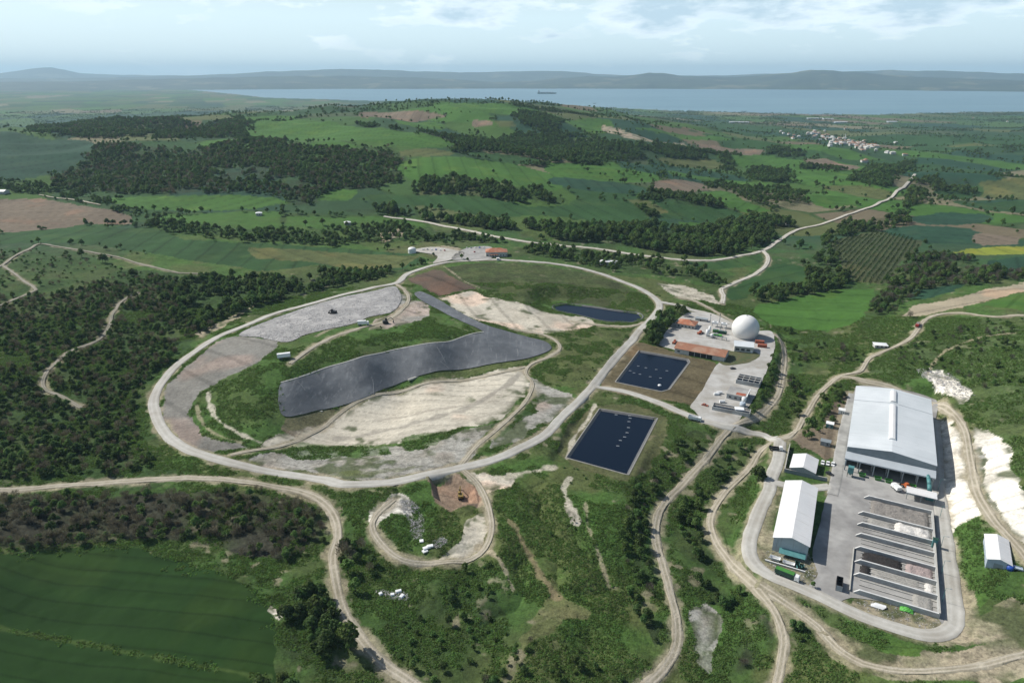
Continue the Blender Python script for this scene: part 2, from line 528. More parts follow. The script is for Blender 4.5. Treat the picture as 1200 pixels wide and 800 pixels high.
# (colour, mottle, photo pixels)
FIELDS = [
 (CROPB, .3, [(300,144),(340,142),(430,150),(520,163),(538,171),(500,174),(440,168),(350,165),(300,163)]),
 (CROPT, .25, [(-60,160),(35,159),(80,163),(112,168),(105,182),(92,192),(60,203),(20,212),(-60,206)]),
 (CROPB, .3, [(130,232),(200,230),(320,231),(337,238),(300,245),(200,247),(150,243)]),
 (OLIVE, .3, [(466,178),(500,174),(530,178),(528,183),(470,184)]),
 (CROPB, .3, [(470,190),(540,184),(600,192),(660,208),(650,224),(620,220),(570,212),(520,205),(490,214),(470,205)]),
 (CROPM, .3, [(540,178),(580,179),(640,189),(645,192),(600,192),(556,183)]),
 (CROPM, .25, [(415,234),(434,229),(501,228),(575,232),(619,242),(663,240),(677,234),(731,237),(761,255),(758,262),(704,260),(636,252),(589,255),(518,245),(467,238)]),
 (CROPB, .3, [(372,235),(392,222),(420,221),(410,235)]),
 (CROPB, .3, [(640,192),(700,194),(760,202),(775,210),(765,214),(720,213),(650,206)]),
 (CROPT, .3, [(650,208),(720,214),(760,222),(740,228),(690,223),(648,216)]),
 (CROPB, .3, [(780,200),(850,210),(900,216),(920,220),(880,219),(828,212),(790,206)]),
 (SOIL, .2, [(766,221),(780,210),(824,215),(817,226)]),
 (CROPB, .3, [(823,227),(850,224),(880,238),(905,247),(880,250),(850,243)]),
 (CROPM, .3, [(770,242),(800,240),(860,246),(880,256),(860,262),(800,258),(775,256)]),
 (OLIVE, .3, [(735,234),(760,234),(785,248),(770,252),(750,244)]),
 (CROPB, .3, [(795,260),(830,262),(840,268),(800,270)]),
 (CROPB, .3, [(865,181),(930,187),(925,196),(870,196)]), (OLIVE, .3, [(770,186),(840,188),(850,198),(800,196)]),
 (CROPB, .3, [(672,141),(712,140),(710,156),(680,152)]), (TAN, .4, [(708,147),(750,160),(806,168),(806,171),(740,163),(708,153)]),
 (CROPB, .3, [(745,150),(830,160),(860,163),(840,165),(790,160)]), (SOIL, .4, [(815,168),(895,175),(890,181),(830,178)]),
 (CROPB, .3, [(925,202),(955,198),(1000,203),(1010,207),(985,213),(930,214)]), (SOIL, .4, [(945,186),(985,192),(1010,196),(985,199),(950,194)]),
 (CROPB, .3, [(945,226),(985,224),(1010,228),(1005,240),(975,244),(955,240)]), (OLIVE, .9, [(958,218),(1000,217),(1030,222),(1045,226),(1030,234),(990,226)]),
 (SOIL, .5, [(430,131),(510,133),(522,138),(500,140),(430,138)]), (SOIL, .4, [(552,141),(572,141),(577,148),(555,148)]),
 (CROPB, .3, [(512,120),(560,121),(610,127),(600,134),(540,132),(515,130)]), (CROPB, .3, [(460,142),(500,143),(520,149),(490,150)]), (OLIVE, .3, [(578,142),(600,143),(606,150),(585,150)]),
 (SOIL, .35, [(-90,236),(0,233),(51,232),(101,243),(152,254),(157,263),(101,262),(51,269),(-90,276)]),
 (CROPM, .35, [(-90,285),(0,274),(94,267),(182,267),(216,281),(287,284),(354,288),(420,292),(480,297),(500,305),(470,316),(420,318),(370,310),(304,318),(253,309),(169,296),(84,285),(0,286)]),
 (OLIVE, .6, [(290,290),(400,296),(490,300),(470,314),(420,316),(360,306),(300,303)]),
 (CROPM, .25, [(844,339),(870,326),(918,308),(948,315),(940,330),(905,336),(881,341),(876,349),(858,352)]),
 (CROPB, .35, [(880,366),(890,357),(940,347),(989,339),(1026,337),(1023,352),(1006,377),(969,389),(901,380)]),
 ((.06, .075, .035), .3, [(970,285),(1033,271),(1077,281),(1052,311),(1033,333),(999,330),(986,308)]),
 (CROPT, .25, [(1033,271),(1070,264),(1138,268),(1141,285),(1087,285)]), (CROPT, .25, [(1067,254),(1104,249),(1151,251),(1156,261),(1087,263)]),
 ((.17, .20, .03), .3, [(1114,296),(1138,291),(1210,289),(1210,298),(1154,299)]), (SOIL, .3, [(1148,273),(1192,277),(1195,286),(1148,288)]),
 (CROPT, .25, [(1158,305),(1230,302),(1230,312),(1161,316)]), (TAN, .3, [(1060,371),(1070,358),(1121,349),(1200,331),(1300,318),(1300,330),(1200,342),(1138,358),(1087,370)]),
 (CROPT, .25, [(1060,349),(1077,339),(1134,331),(1120,341),(1085,350)]), (CROPB, .3, [(1150,357),(1200,345),(1290,335),(1290,360),(1200,365)]),
 (CROPM, .3, [(800,305),(860,303),(890,297),(895,303),(870,314),(820,316)]), (OLIVE, .3, [(1150,215),(1300,214),(1300,232),(1155,232)]),
 (CROPM, .3, [(1115,236),(1260,233),(1260,246),(1165,248)]), (CROPM, .3, [(1100,222),(1150,218),(1150,230),(1110,233)]),
 # near ground
 (CROPD, .12, [(-300,640),(0,645),(100,640),(180,650),(240,665),(300,690),(325,725),(322,760),(305,830),(-300,830)]),
 (DARKG, 1.0, [(-150,330),(40,296),(150,315),(260,325),(330,345),(250,375),(215,415),(185,440),(172,490),(190,530),(215,560),(-150,565)]),
 (SCRUB, 1.0, [(-150,585),(120,582),(230,575),(330,584),(372,605),(376,635),(340,655),(280,650),(220,632),(120,636),(-150,640)]),
 ((.066, .10, .036), 1.2, [(1000,425),(1080,392),(1130,372),(1300,372),(1300,640),(1200,560),(1150,480),(1100,440),(1040,445)]),
 # landfill
 ((.050, .062, .026), 1.2, [(511,315),(562,308),(636,311),(704,324),(752,346),(762,358),(757,366),(735,366),(653,352),(616,357),(562,338),(530,326)]),
 ((.105, .080, .060), .5, [(476,327),(511,315),(530,325),(558,338),(540,341),(515,347),(495,336)]),
 (GRASS, 1.0, [(327,404),(356,394),(390,387),(430,380),(455,372),(478,358),(490,348),(500,352),(530,376),(560,390),(500,400),(450,412),(400,424),(332,450),(333,487),(318,520),(275,517),(238,503),(222,470),(262,443),(297,426)]),
 ((.180, .176, .158), .6, [(256,399),(276,394),(327,404),(297,426),(263,443),(230,463),(220,480),(230,497),(250,515),(290,526),(240,528),(205,508),(192,488),(190,465),(209,439),(235,416)]),
 (SAND, .6, [(515,348),(552,341),(589,351),(630,363),(687,372),(700,380),(660,390),(640,392),(600,384),(560,376),(535,364)]),
 (OLIVE, 1.2, [(640,392),(700,382),(740,386),(735,400),(710,430),(690,450),(650,452),(632,440),(655,415),(655,402)]),
 (SAND, .45, [(300,527),(340,505),(400,487),(451,463),(542,444),(602,430),(620,436),(620,452),(602,477),(589,490),(552,500),(492,513),(440,523),(380,522)]),
 (GRAVEL, .9, [(288,538),(330,528),(400,527),(500,518),(585,495),(560,520),(545,545),(496,553),(448,563),(400,563),(340,553)]),
 (GRAVEL, .8, [(620,440),(632,446),(650,456),(672,462),(655,485),(630,500),(600,518),(575,528),(590,500),(616,475)]),
 (GRASS, 1.0, [(318,527),(345,515),(400,522),(456,519),(458,531),(400,535),(350,537)]),
 (GRASS, 1.0, [(470,513),(516,506),(545,502),(528,512),(500,524),(478,528)]), (DARKG, 1.0, [(575,498),(600,486),(622,468),(640,462),(630,478),(606,496),(585,510)]),
 (OLIVE, 1.1, [(300,546),(400,552),(500,545),(470,553),(400,558),(340,554)]),
 (SOIL, 1.0, [(334,490),(360,484),(396,479),(388,492),(360,506),(340,512),(328,505)]),
 (GRAVEL, .8, [(468,342),(482,352),(500,354),(505,368),(488,378),(460,384),(430,386),(440,374),(462,366)]),
 (CHALK, .8, [(432,600),(450,583),(468,580),(480,590),(486,606),(470,603),(455,600),(444,612),(436,626)]),
 (SAND, .6, [(540,622),(552,608),(566,600),(566,640),(545,655),(505,660),(530,640)]),
 ((.22, .165, .12), .8, [(502,562),(532,558),(560,568),(566,590),(556,592),(532,598),(508,586)]),
 (SAND, .8, [(540,555),(570,556),(605,562),(600,572),(575,574),(560,580),(548,568)]),
 # plant surroundings
 (CHALK, .7, [(1104,492),(1116,492),(1128,506),(1134,540),(1143,585),(1150,604),(1138,612),(1126,618),(1122,655),(1123,690),(1116,690),(1110,640),(1104,585),(1100,530)]),
 (CHALK, .6, [(1142,500),(1160,505),(1172,510),(1184,530),(1192,560),(1212,590),(1225,650),(1200,640),(1178,618),(1160,596),(1150,572),(1144,540)]),
 (CHALK, .6, [(1080,436),(1104,435),(1120,445),(1138,456),(1139,468),(1128,472),(1108,462),(1090,448)]),
 (GRAVEL, .6, [(1142,525),(1150,520),(1158,580),(1180,610),(1202,640),(1195,645),(1165,605),(1148,570)]),
 (TAN, 1.0, [(928,712),(960,730),(1000,745),(1060,760),(1110,766),(1160,752),(1210,735),(1210,790),(1110,800),(1050,796),(1000,786),(975,768),(955,742)]),
 (TAN, 1.0, [(1118,660),(1135,690),(1150,720),(1190,700),(1215,720),(1200,745),(1130,755),(1118,750),(1126,720)]),
 (GRASS, .8, [(1122,620),(1140,612),(1155,650),(1160,690),(1150,715),(1135,690),(1125,670)]),
 (GRASS, .8, [(985,715),(1040,742),(1090,760),(1080,770),(1040,764),(1000,745)]),
 (TAN, .9, [(992,706),(1000,700),(1100,722),(1108,735),(1095,744),(1060,736),(1020,724)]),
 (SOIL, .7, [(925,508),(960,500),(975,470),(992,460),(996,475),(985,510),(970,540),(952,530),(935,524)]),
 (TAN, 1.0, [(893,600),(912,575),(915,590),(905,630),(955,650),(955,680),(940,690),(915,678),(892,660),(884,640)]),
 ((.10, .085, .05), .8, [(705,452),(740,405),(748,400),(812,418),(840,425),(812,478),(790,470),(720,460)]),
 ((.11, .10, .055), 1.0, [(657,536),(700,475),(780,487),(740,562),(725,560)]),
 (SAND, .8, [(770,332),(800,334),(838,348),(845,358),(820,352),(790,346)]),
 (TAN, .8, [(440,275),(470,268),(472,277),(450,284)]), (TAN, .7, [(482,292),(520,288),(545,292),(530,303),(508,300)]),
 (SAND, .8, [(657,590),(664,588),(680,608),(676,616),(664,610)]), ((.115, .118, .055), 1.2, [(610,748),(622,738),(630,716),(641,692),(650,672),(657,690),(672,704),(690,716),(684,726),(664,724),(650,738),(634,742),(620,756)]),
 (GRAVEL, 1.0, [(810,712),(826,700),(840,720),(838,760),(828,790),(812,770)]), (TAN, .8, [(300,355),(285,370),(240,395),(225,392),(262,375)]),
 (CHALK, .6, [(316,712),(322,708),(336,722),(330,726)]),
]
FIELDS_W = [(c, m, spline(atp(p), 12 if np.hypot(*atp(p)[0][:2]) < 600 else 40, True)) for c, m, p in FIELDS]

# name, material key, width, pixels
ROADS = [
 ('perimeter_road', 'pale', 6.5, [(184,490),(180,472),(185,456),(203,432),(230,411),(257,394),(287,382),(324,367),(361,357),(400,346),(434,338),(464,332),(478,321),(501,313),(522,308),(549,306),(582,304.5),(616,306.5),(650,309.5),(680,314.5),(704,321),(731,331),(751,339),(768,350),(773,359),(765,372),(748,389),(731,409),(711,432),(694,453),(677,471),(657,490),(640,508),(616,522),(580,538),(540,548),(496,557),(448,566),(400,567),(384,562.5),(344,556.5),(304,550),(264,540),(224,528),(200,514),(189,500),(184,490)]),
 ('plant_road', 'pale', 6, [(695,452),(731,458.5),(771,471.5),(805,486),(849,499),(896,510),(914,518)]),
 ('landfill_track', 'dirt', 5, [(464,333),(474,340),(479,350),(472,362),(450,377),(420,385),(395,393),(370,405),(340,426)]),
 ('landfill_track', 'dirt', 4, [(599,385),(636,392),(653,401),(656,409),(641,419),(622,427),(616,437),(624,449),(616,470),(598,489),(580,505),(556,525),(540,545)]),
 ('landfill_track', 'dirt', 4, [(616,430),(582,438),(542,446),(484,454),(444,462),(400,483),(372,505),(328,523),(270,533)]),
 ('landfill_track', 'dirt', 4, [(764,374),(741,382),(700,381),(670,376)]),
 ('dirt_track', 'dirt', 5, [(540,548),(560,567),(572,592),(576,620),(568,643),(544,658),(504,660),(472,656),(448,638),(436,616),(444,600),(462,585)]),
 ('dirt_road', 'dirt', 6.5, [(-120,578),(0,574),(60,570),(120,566),(168,562.5),(224,560),(264,562),(312,568),(352,576),(380,590),(393,608),(396,628),(390,652),(394,684),(401,712),(417,740),(440,768),(472,792),(500,812),(560,850),(640,920)]),
 ('dirt_road', 'dirt', 6, [(908,392),(914,398),(919,412),(917,440),(910,466),(888,488),(868,495),(849,510),(826,539),(803,564),(780,588),(771,606),(769,630),(776,660),(786,696),(794,732),(792,760),(778,784),(755,806),(735,830)]),
 ('dirt_road', 'dirt', 5.5, [(1200,370),(1160,371),(1137,368),(1104,368),(1086,374),(1067,396),(1043,409),(1019,420),(1006,436),(984,441),(972,450),(958,464),(942,490),(923,512),(896,524),(877,550),(849,578),(833,606),(836,629),(854,657),(882,684),(905,712),(918,744),(915,777),(908,810),(900,840),(880,930)]),
 ('dirt_road', 'dirt', 5, [(882,684),(928,712),(960,735),(980,758),(1011,777),(1057,786),(1113,784),(1168,775),(1230,758),(1300,740),(1420,712),(1560,690)]),
 ('dirt_road', 'dirt', 6, [(984,441),(1010,446),(1050,456),(1094,474),(1116,484),(1130,503),(1137,540),(1146,580),(1163,608),(1186,634),(1215,668),(1260,720),(1320,800),(1350,880)]),
 ('country_road', 'chalkroad', 6, [(1072,205),(1050,225.5),(1029,239),(1003,249),(969,261),(935,269.5),(915,281),(893,294),(861,301.5),(834,305.5),(800,305),(758,300.5),(704,292.5),(653,287.5),(596,280),(545,270),(495,260),(450,254)]),
 ('country_lane', 'chalkroad', 5, [(894,294),(900,302),(897,312),(884,322),(864,330),(845,339),(848,346),(846,356)]),
 ('plant_road', 'pale', 6, [(772,354),(800,359),(834,369),(861,381),(880,384)]),
 ('country_lane', 'dirt', 4.5, [(795,349),(812,352),(836,364),(862,379)]),
 ('farm_track', 'dirtdark', 4, [(-30,325),(3,311),(17,301),(37,291),(47,286),(84,292),(135,301),(169,311),(209,320),(252,321)]),
 ('farm_track', 'dirtdark', 4, [(3,311),(17,321),(30,331),(42,340),(20,350),(-10,362)]),
 ('farm_track', 'dirtdark', 4, [(162,343),(145,352),(132,368),(128,382),(115,399),(82,412),(55,436),(52,455),(75,466),(95,478)]),
 ('farm_track', 'dirt', 3.5, [(46,229),(80,234),(118,241)]),
 ('yard_ring_road', 'pale', 7, [(914,517),(912,539),(904,559),(902,573),(893,592),(884,615),(877.5,638),(882,657),(900,673),(933,686),(960,698),(988,712),(1021,726),(1058,738),(1085,744),(1104,743),(1116,735),(1119,721),(1116,689),(1110,647),(1104,606),(1099,570),(1097,530),(1094,492)]),
 ('yard_road', 'concrete', 6, [(1000,462),(994,485),(986,520),(981,555),(976,580)]),
 ('yard_road', 'pale', 6, [(903,564),(918,568),(940,572),(972,570)]),
]
ROADS_W = []
for nm, mk, wd, px in ROADS:
    wd = wd*(.70 if mk in ('dirt', 'dirtdark') else .95)
    p = atp(px)
    ROADS_W.append((nm, mk, wd, spline(p, 4 if np.median(np.hypot(p[:, 0], p[:, 1])) < 700 else 12)))


# worn streaks without a made surface: width, strength, colour, pixels
STREAKS = [(2.2,.8,SAND,[(244,460),(247,478),(258,494),(280,508),(306,519)]), (1.8,.6,TAN,[(230,474),(238,496),(256,510),(284,519)]), (2.2,.7,TAN,[(370,394),(392,384),(410,379),(424,377)]),
 (3.0,.7,(.20,.16,.10),[(594,606),(610,630),(622,655),(637,678),(652,700)]), (1.6,.6,(.30,.26,.19),[(686,588),(690,620),(702,650),(714,688)]), (2.4,.8,SAND,[(664,536),(672,514),(690,490),(697,474)]),
 (2.0,.7,SAND,[(668,560),(660,572),(668,590),(678,606)]), (4.0,.8,SAND,[(560,562),(590,558),(620,552),(650,548)]), (4.5,.7,(.25,.235,.20),[(612,436),(585,456),(540,480),(500,492),(450,505),(395,514)]),
 (3.0,.6,(.27,.25,.21),[(600,448),(560,470),(500,482),(440,492)]), (3.0,.5,(.30,.28,.23),[(590,480),(540,496),(470,508)]), (2.0,.8,TAN,[(560,640),(585,655),(600,690)]),
 (2.0,.7,(.30,.26,.18),[(1085,440),(1110,410),(1150,395),(1190,390)]), (1.6,.7,TAN,[(520,312),(545,330),(562,337)]), (2.5,.6,(.07,.11,.03),[(-20,732),(60,747),(150,764),(250,783),(310,795)])]
STREAKS_W = [(w_, k_, c_, spline(atp(p), 6)) for w_, k_, c_, p in STREAKS]


def road_clear(x, y, extra=0.):
    """distance to the nearest road edge"""
    d = np.full(x.shape, 1e9)
    for nm, mk, wd, sp in ROADS_W:
        x0, y0 = sp.min(0) - 30; x1, y1 = sp.max(0) + 30
        s = np.nonzero((x > x0) & (x < x1) & (y > y0) & (y < y1))[0]
        if len(s):
            q = sp[::2] if (len(sp)-1) % 2 == 0 else np.r_[sp[::2], sp[-1:]]
            d[s] = np.minimum(d[s], seg_dist(x[s], y[s], q) - wd/2)
    return d


# ------------------------------------------------------------------ woods: name phrase, polygon, stems per hectare, shares (dark tree, pale tree, bush, bare), height range
FOREST = [
 ('in the long dark wood on the ridge at far left', [(32,152),(90,139),(150,137),(240,146),(280,138),(298,144),(283,163),(200,162),(100,162),(70,158)], 260, (.8,.1,.0,.1), (7,11)),
 ('in the big wood on the far hillside', [(108,172),(165,170),(250,172),(330,163),(360,170),(465,175),(470,212),(425,222),(390,234),(345,242),(320,230),(150,228),(60,216),(92,196)], 360, (.50,.14,.14,.22), (5,10)),
 ('in the wooded strip above the far green field', [(478,222),(500,211),(545,211),(590,218),(640,222),(668,236),(640,241),(600,236),(560,232),(505,228)], 300, (.7,.25,.05,0), (6,11)),
 ('in the dark valley wood beyond the country road', [(392,246),(440,244),(520,254),(600,262),(700,268),(765,264),(800,272),(850,262),(890,254),(930,260),(905,282),(860,298),(800,299),(740,290),(680,284),(600,273),(540,264),(470,254)], 300, (.7,.25,.05,0), (7,13)),
 ('in the wood across the far hilltop slope', [(415,145),(525,160),(600,156),(665,156),(740,168),(830,177),(832,186),(750,187),(690,197),(630,187),(540,176),(480,158)], 260, (.85,.1,.05,0), (7,11)),
 ('in the copse beside the far orchard', [(820,214),(840,212),(900,218),(960,224),(950,238),(900,244),(870,232)], 220, (.5,.3,.2,0), (5,9)),
 ('around the green field by the country lane', [(878,346),(905,334),(945,326),(962,300),(962,282),(1000,262),(1060,252),(1070,260),(1000,284),(984,300),(990,334),(975,342),(900,355)], 260, (.45,.4,.15,0), (6,11)),
 ('in the mixed wood right of the vineyard', [(1000,384),(1036,340),(1056,312),(1087,298),(1137,302),(1158,317),(1200,318),(1230,325),(1154,332),(1100,341),(1076,350),(1056,357),(1043,376),(1020,392)], 320, (.25,.2,.2,.35), (5,9)),
 ('in the wooded hollow left of the landfill road', [(215,330),(330,325),(400,318),(470,316),(476,322),(420,330),(330,352),(280,368),(230,388),(200,372)], 360, (.6,.2,.2,0), (5,9)),
 ('in the scrub slope at left', [(-120,345),(60,345),(160,322),(220,335),(215,380),(250,378),(212,415),(180,440),(160,480),(170,530),(215,556),(100,556),(-120,562)], 640, (.30,.14,.24,.32), (3,6)),
 ('between the left dirt tracks', [(-120,318),(40,292),(150,306),(210,322),(150,332),(60,345),(-120,345)], 120, (.2,.1,.5,.2), (2.5,5)),
 ('below the left dirt road', [(-120,585),(60,582),(230,572),(330,580),(376,602),(382,634),(340,656),(280,652),(220,632),(120,636),(-120,640)], 760, (.10,.06,.16,.68), (3,6)),
 ('in the dense clump beside the bottom dirt road', [(328,730),(352,694),(382,700),(398,740),(430,774),(455,812),(300,820),(318,770)], 480, (.6,.3,.1,0), (5,9)),
 ('beside the bend of the bottom dirt road', [(404,618),(430,640),(444,665),(420,700),(404,690)], 380, (.3,.2,.2,.3), (4,8)),
 ('on the rough bank at bottom centre', [(430,730),(520,700),(548,650),(575,645),(580,700),(640,765),(720,775),(760,762),(745,800),(440,812)], 260, (.15,.3,.5,.05), (2,4.5)),
 ('in the strip along the stream track', [(790,512),(830,505),(812,536),(790,560),(768,585),(758,606),(757,640),(768,690),(776,730),(768,760),(745,720),(728,650),(732,590),(760,545)], 420, (.40,.25,.25,.10), (3,6)),
 ('along the stream between the two dirt roads', [(858,520),(886,524),(866,552),(838,584),(822,606),(826,636),(846,660),(872,694),(850,716),(812,690),(792,650),(784,616),(800,590),(826,560)], 400, (.4,.3,.3,0), (3,6.5)),
 ('in the grey thicket at bottom right', [(835,812),(850,750),(872,714),(898,722),(904,750),(896,812)], 420, (.2,.15,.2,.45), (3.5,6)),
 ('in the clump inside the bottom right road fork', [(926,724),(945,732),(962,752),(950,768),(928,762)], 380, (.35,.3,.35,0), (3,5)),
 ('along the bank left of the big hall', [(940,512),(955,478),(972,452),(990,446),(995,458),(984,486),(968,506),(950,516)], 420, (.35,.35,.3,0), (3,5.5)),
 ('along the stream above the plant bridge', [(921,398),(945,405),(962,440),(948,474),(924,500),(890,504),(884,494),(912,470),(922,440)], 300, (.3,.25,.3,.15), (3,6)),
 ('on the verge between the gas plant and the stream track', [(905,415),(913,420),(911,440),(902,464),(880,488),(872,492),(886,466),(898,440)], 380, (.4,.4,.2,0), (3,5)),
 ('behind the white gas dome', [(905,384),(945,380),(1000,395),(1015,415),(1000,432),(960,435),(930,400)], 200, (.3,.2,.3,.2), (3,6)),
 ('on the scrubby hill at right', [(1008,432),(1075,398),(1140,376),(1300,376),(1300,540),(1205,520),(1160,490),(1135,474),(1140,455),(1100,430),(1060,446)], 170, (.2,.1,.4,.3), (2.5,5)),
 ('in the dark clump beside the perimeter road', [(768,372),(790,366),(815,363),(838,372),(820,374),(800,372),(788,386),(778,404),(755,407),(748,398)], 420, (.75,.2,.05,0), (6,10)),
 ('north of the gate house', [(600,290),(640,290),(720,300),(790,304),(830,314),(860,318),(868,326),(845,336),(790,326),(760,322),(740,325),(700,314),(640,302),(600,298)], 240, (.5,.35,.15,0), (5,9)),
 ('in the valley left of the gate house', [(150,262),(230,262),(330,270),(400,266),(470,262),(540,272),(590,284),(520,283),(470,284),(400,288),(300,282),(220,278)], 230, (.5,.25,.25,0), (5,9)),
 ('in the hedge beside the gate road', [(420,318),(470,312),(500,308),(495,313),(470,322),(430,330),(416,326)], 300, (.5,.3,.2,0), (4,7)),
 ('on the rough ground beside the landfill liner', [(640,420),(655,412),(680,395),(720,395),(710,420),(690,446),(655,446)], 260, (.05,.25,.7,0), (1.2,2.4)),
 ('on the rough grass of the green mound', [(430,385),(470,370),(500,370),(540,388),(450,405),(345,440),(330,480),(310,510),(250,500),(240,470),(320,420)], 90, (0,.1,.9,0), (.8,1.8)),
 ('below the left dirt field', [(0,205),(40,212),(100,225),(160,235),(160,255),(110,243),(60,230),(0,222)], 260, (.6,.2,.2,0), (5,8)),
 ('on the grassy slope at bottom centre', [(580,560),(650,545),(735,565),(730,640),(740,720),(700,760),(600,700),(590,620)], 70, (.03,.17,.8,0), (1,2.4)),
 ('on the grass below the perimeter road', [(400,575),(500,568),(500,600),(430,660),(560,665),(540,690),(430,710),(405,650)], 80, (.05,.15,.8,0), (1,2.6)),
 ('in the hedges between the bright hillside fields', [(528,172),(548,175),(560,183),(600,189),(645,191),(652,190),(642,195),(590,194),(550,187),(530,180)], 300, (.7,.25,.05,0), (5,10)),
 ('in the spinney below the far hilltop', [(602,133),(640,135),(660,150),(640,155),(612,150),(602,142)], 260, (.8,.2,0,0), (6,10)),
 ('in the hedge belt above the lower hillside fields', [(750,226),(790,227),(850,235),(850,243),(800,241),(750,236)], 300, (.7,.25,.05,0), (6,10)),
 ('in the hedge belt above the lower hillside fields', [(735,230),(758,242),(770,254),(758,254),(742,242)], 300, (.7,.25,.05,0), (6,10)),
 ('in the hedge belt above the lower hillside fields', [(660,205),(700,200),(778,206),(778,211),(705,207)], 240, (.7,.3,0,0), (5,9)),
 ('in the small copses on the far right slope', [(843,182),(862,179),(864,198),(846,199)], 300, (.8,.2,0,0), (6,11)),
 ('in the small copses on the far right slope', [(885,197),(930,199),(930,214),(890,213)], 280, (.8,.2,0,0), (6,11)),
 ('in the small copses on the far right slope', [(905,172),(940,177),(938,186),(902,182)], 280, (.8,.2,0,0), (6,11)),
 ('in the small copses on the far right slope', [(935,190),(965,195),(988,200),(975,205),(945,200)], 280, (.8,.2,0,0), (6,11)),
 ('in the small copses on the far right slope', [(955,212),(1000,213),(1035,220),(1045,214),(1020,205),(985,209)], 280, (.8,.2,0,0), (6,11)),
 ('in the small copses on the far right slope', [(800,285),(826,270),(850,272),(880,262),(900,270),(870,292),(820,300)], 300, (.7,.3,0,0), (6,11)),
 ('in the tree line along the far hilltop', [(505,119),(560,121),(640,127),(690,135),(690,138),(640,131),(560,124),(505,122)], 260, (.8,.2,0,0), (5,8)),
 ('on the wooded rise beyond the village', [(1010,200),(1070,190),(1060,203),(1040,215),(1000,212)], 200, (.8,.2,0,0), (7,12)),
 ('in the thickets along the right-hand valley', [(1085,205),(1120,206),(1155,218),(1150,228),(1100,226),(1080,240),(1060,246),(1065,225)], 200, (.4,.6,0,0), (6,11)),
]


def near_side(p):
    """outline points that miss a crest and land far behind it are pulled down to the crest"""
    P = atp(p); med = np.median(np.hypot(P[:, 0], P[:, 1])); q = [list(a) for a in p]
    for _ in range(14):
        bad = np.hypot(P[:, 0], P[:, 1]) > 1.7*med
        if not bad.any(): break
        for i in np.nonzero(bad)[0]: q[i][1] += .8
        P = atp(q)
    return P


FOREST_W = [(ph, spline(near_side(p), 15, True), den, sh, hr) for ph, p, den, sh, hr in FOREST]

# ------------------------------------------------------------------ parcels of the far plain (jittered, turned cells)
def parcels(x, y, size, ang, asp, seed):
    ca_, sa_ = math.cos(ang), math.sin(ang)
    wx = x + (fbm(x, y, size*3, 2, seed+5)-.5)*size*.9; wy = y + (fbm(x, y, size*3, 2, seed+6)-.5)*size*.9
    u = (wx*ca_ + wy*sa_)/size; v = (-wx*sa_ + wy*ca_)/(size*asp)
    iu = np.floor(u); iv = np.floor(v)
    d1 = np.full(x.shape, 1e9); d2 = d1.copy(); idn = np.zeros(x.shape)
    for a in (-1, 0, 1):
        for b in (-1, 0, 1):
            cu = iu+a; cv = iv+b
            qx = cu + .2 + .6*_hash(cu, cv, seed); qy = cv + .2 + .6*_hash(cu, cv, seed+1)
            d = np.abs(u-qx)**3 + np.abs(v-qy)**3
            d = d**(1/3)
            hh = _hash(cu, cv, seed+2)
            m = d < d1
            d2 = np.where(m, d1, np.minimum(d2, d)); idn = np.where(m, hh, idn); d1 = np.where(m, d, d1)
    return idn, (d2-d1)*size


PAL = np.array([CROPB, CROPM, CROPT, GRASS, OLIVE, (.05, .10, .03), (.032, .07, .03), CROPM, (.13, .11, .07), (.09, .11, .045), GRASS, (.06, .085, .04), CROPT, (.16, .15, .09)])


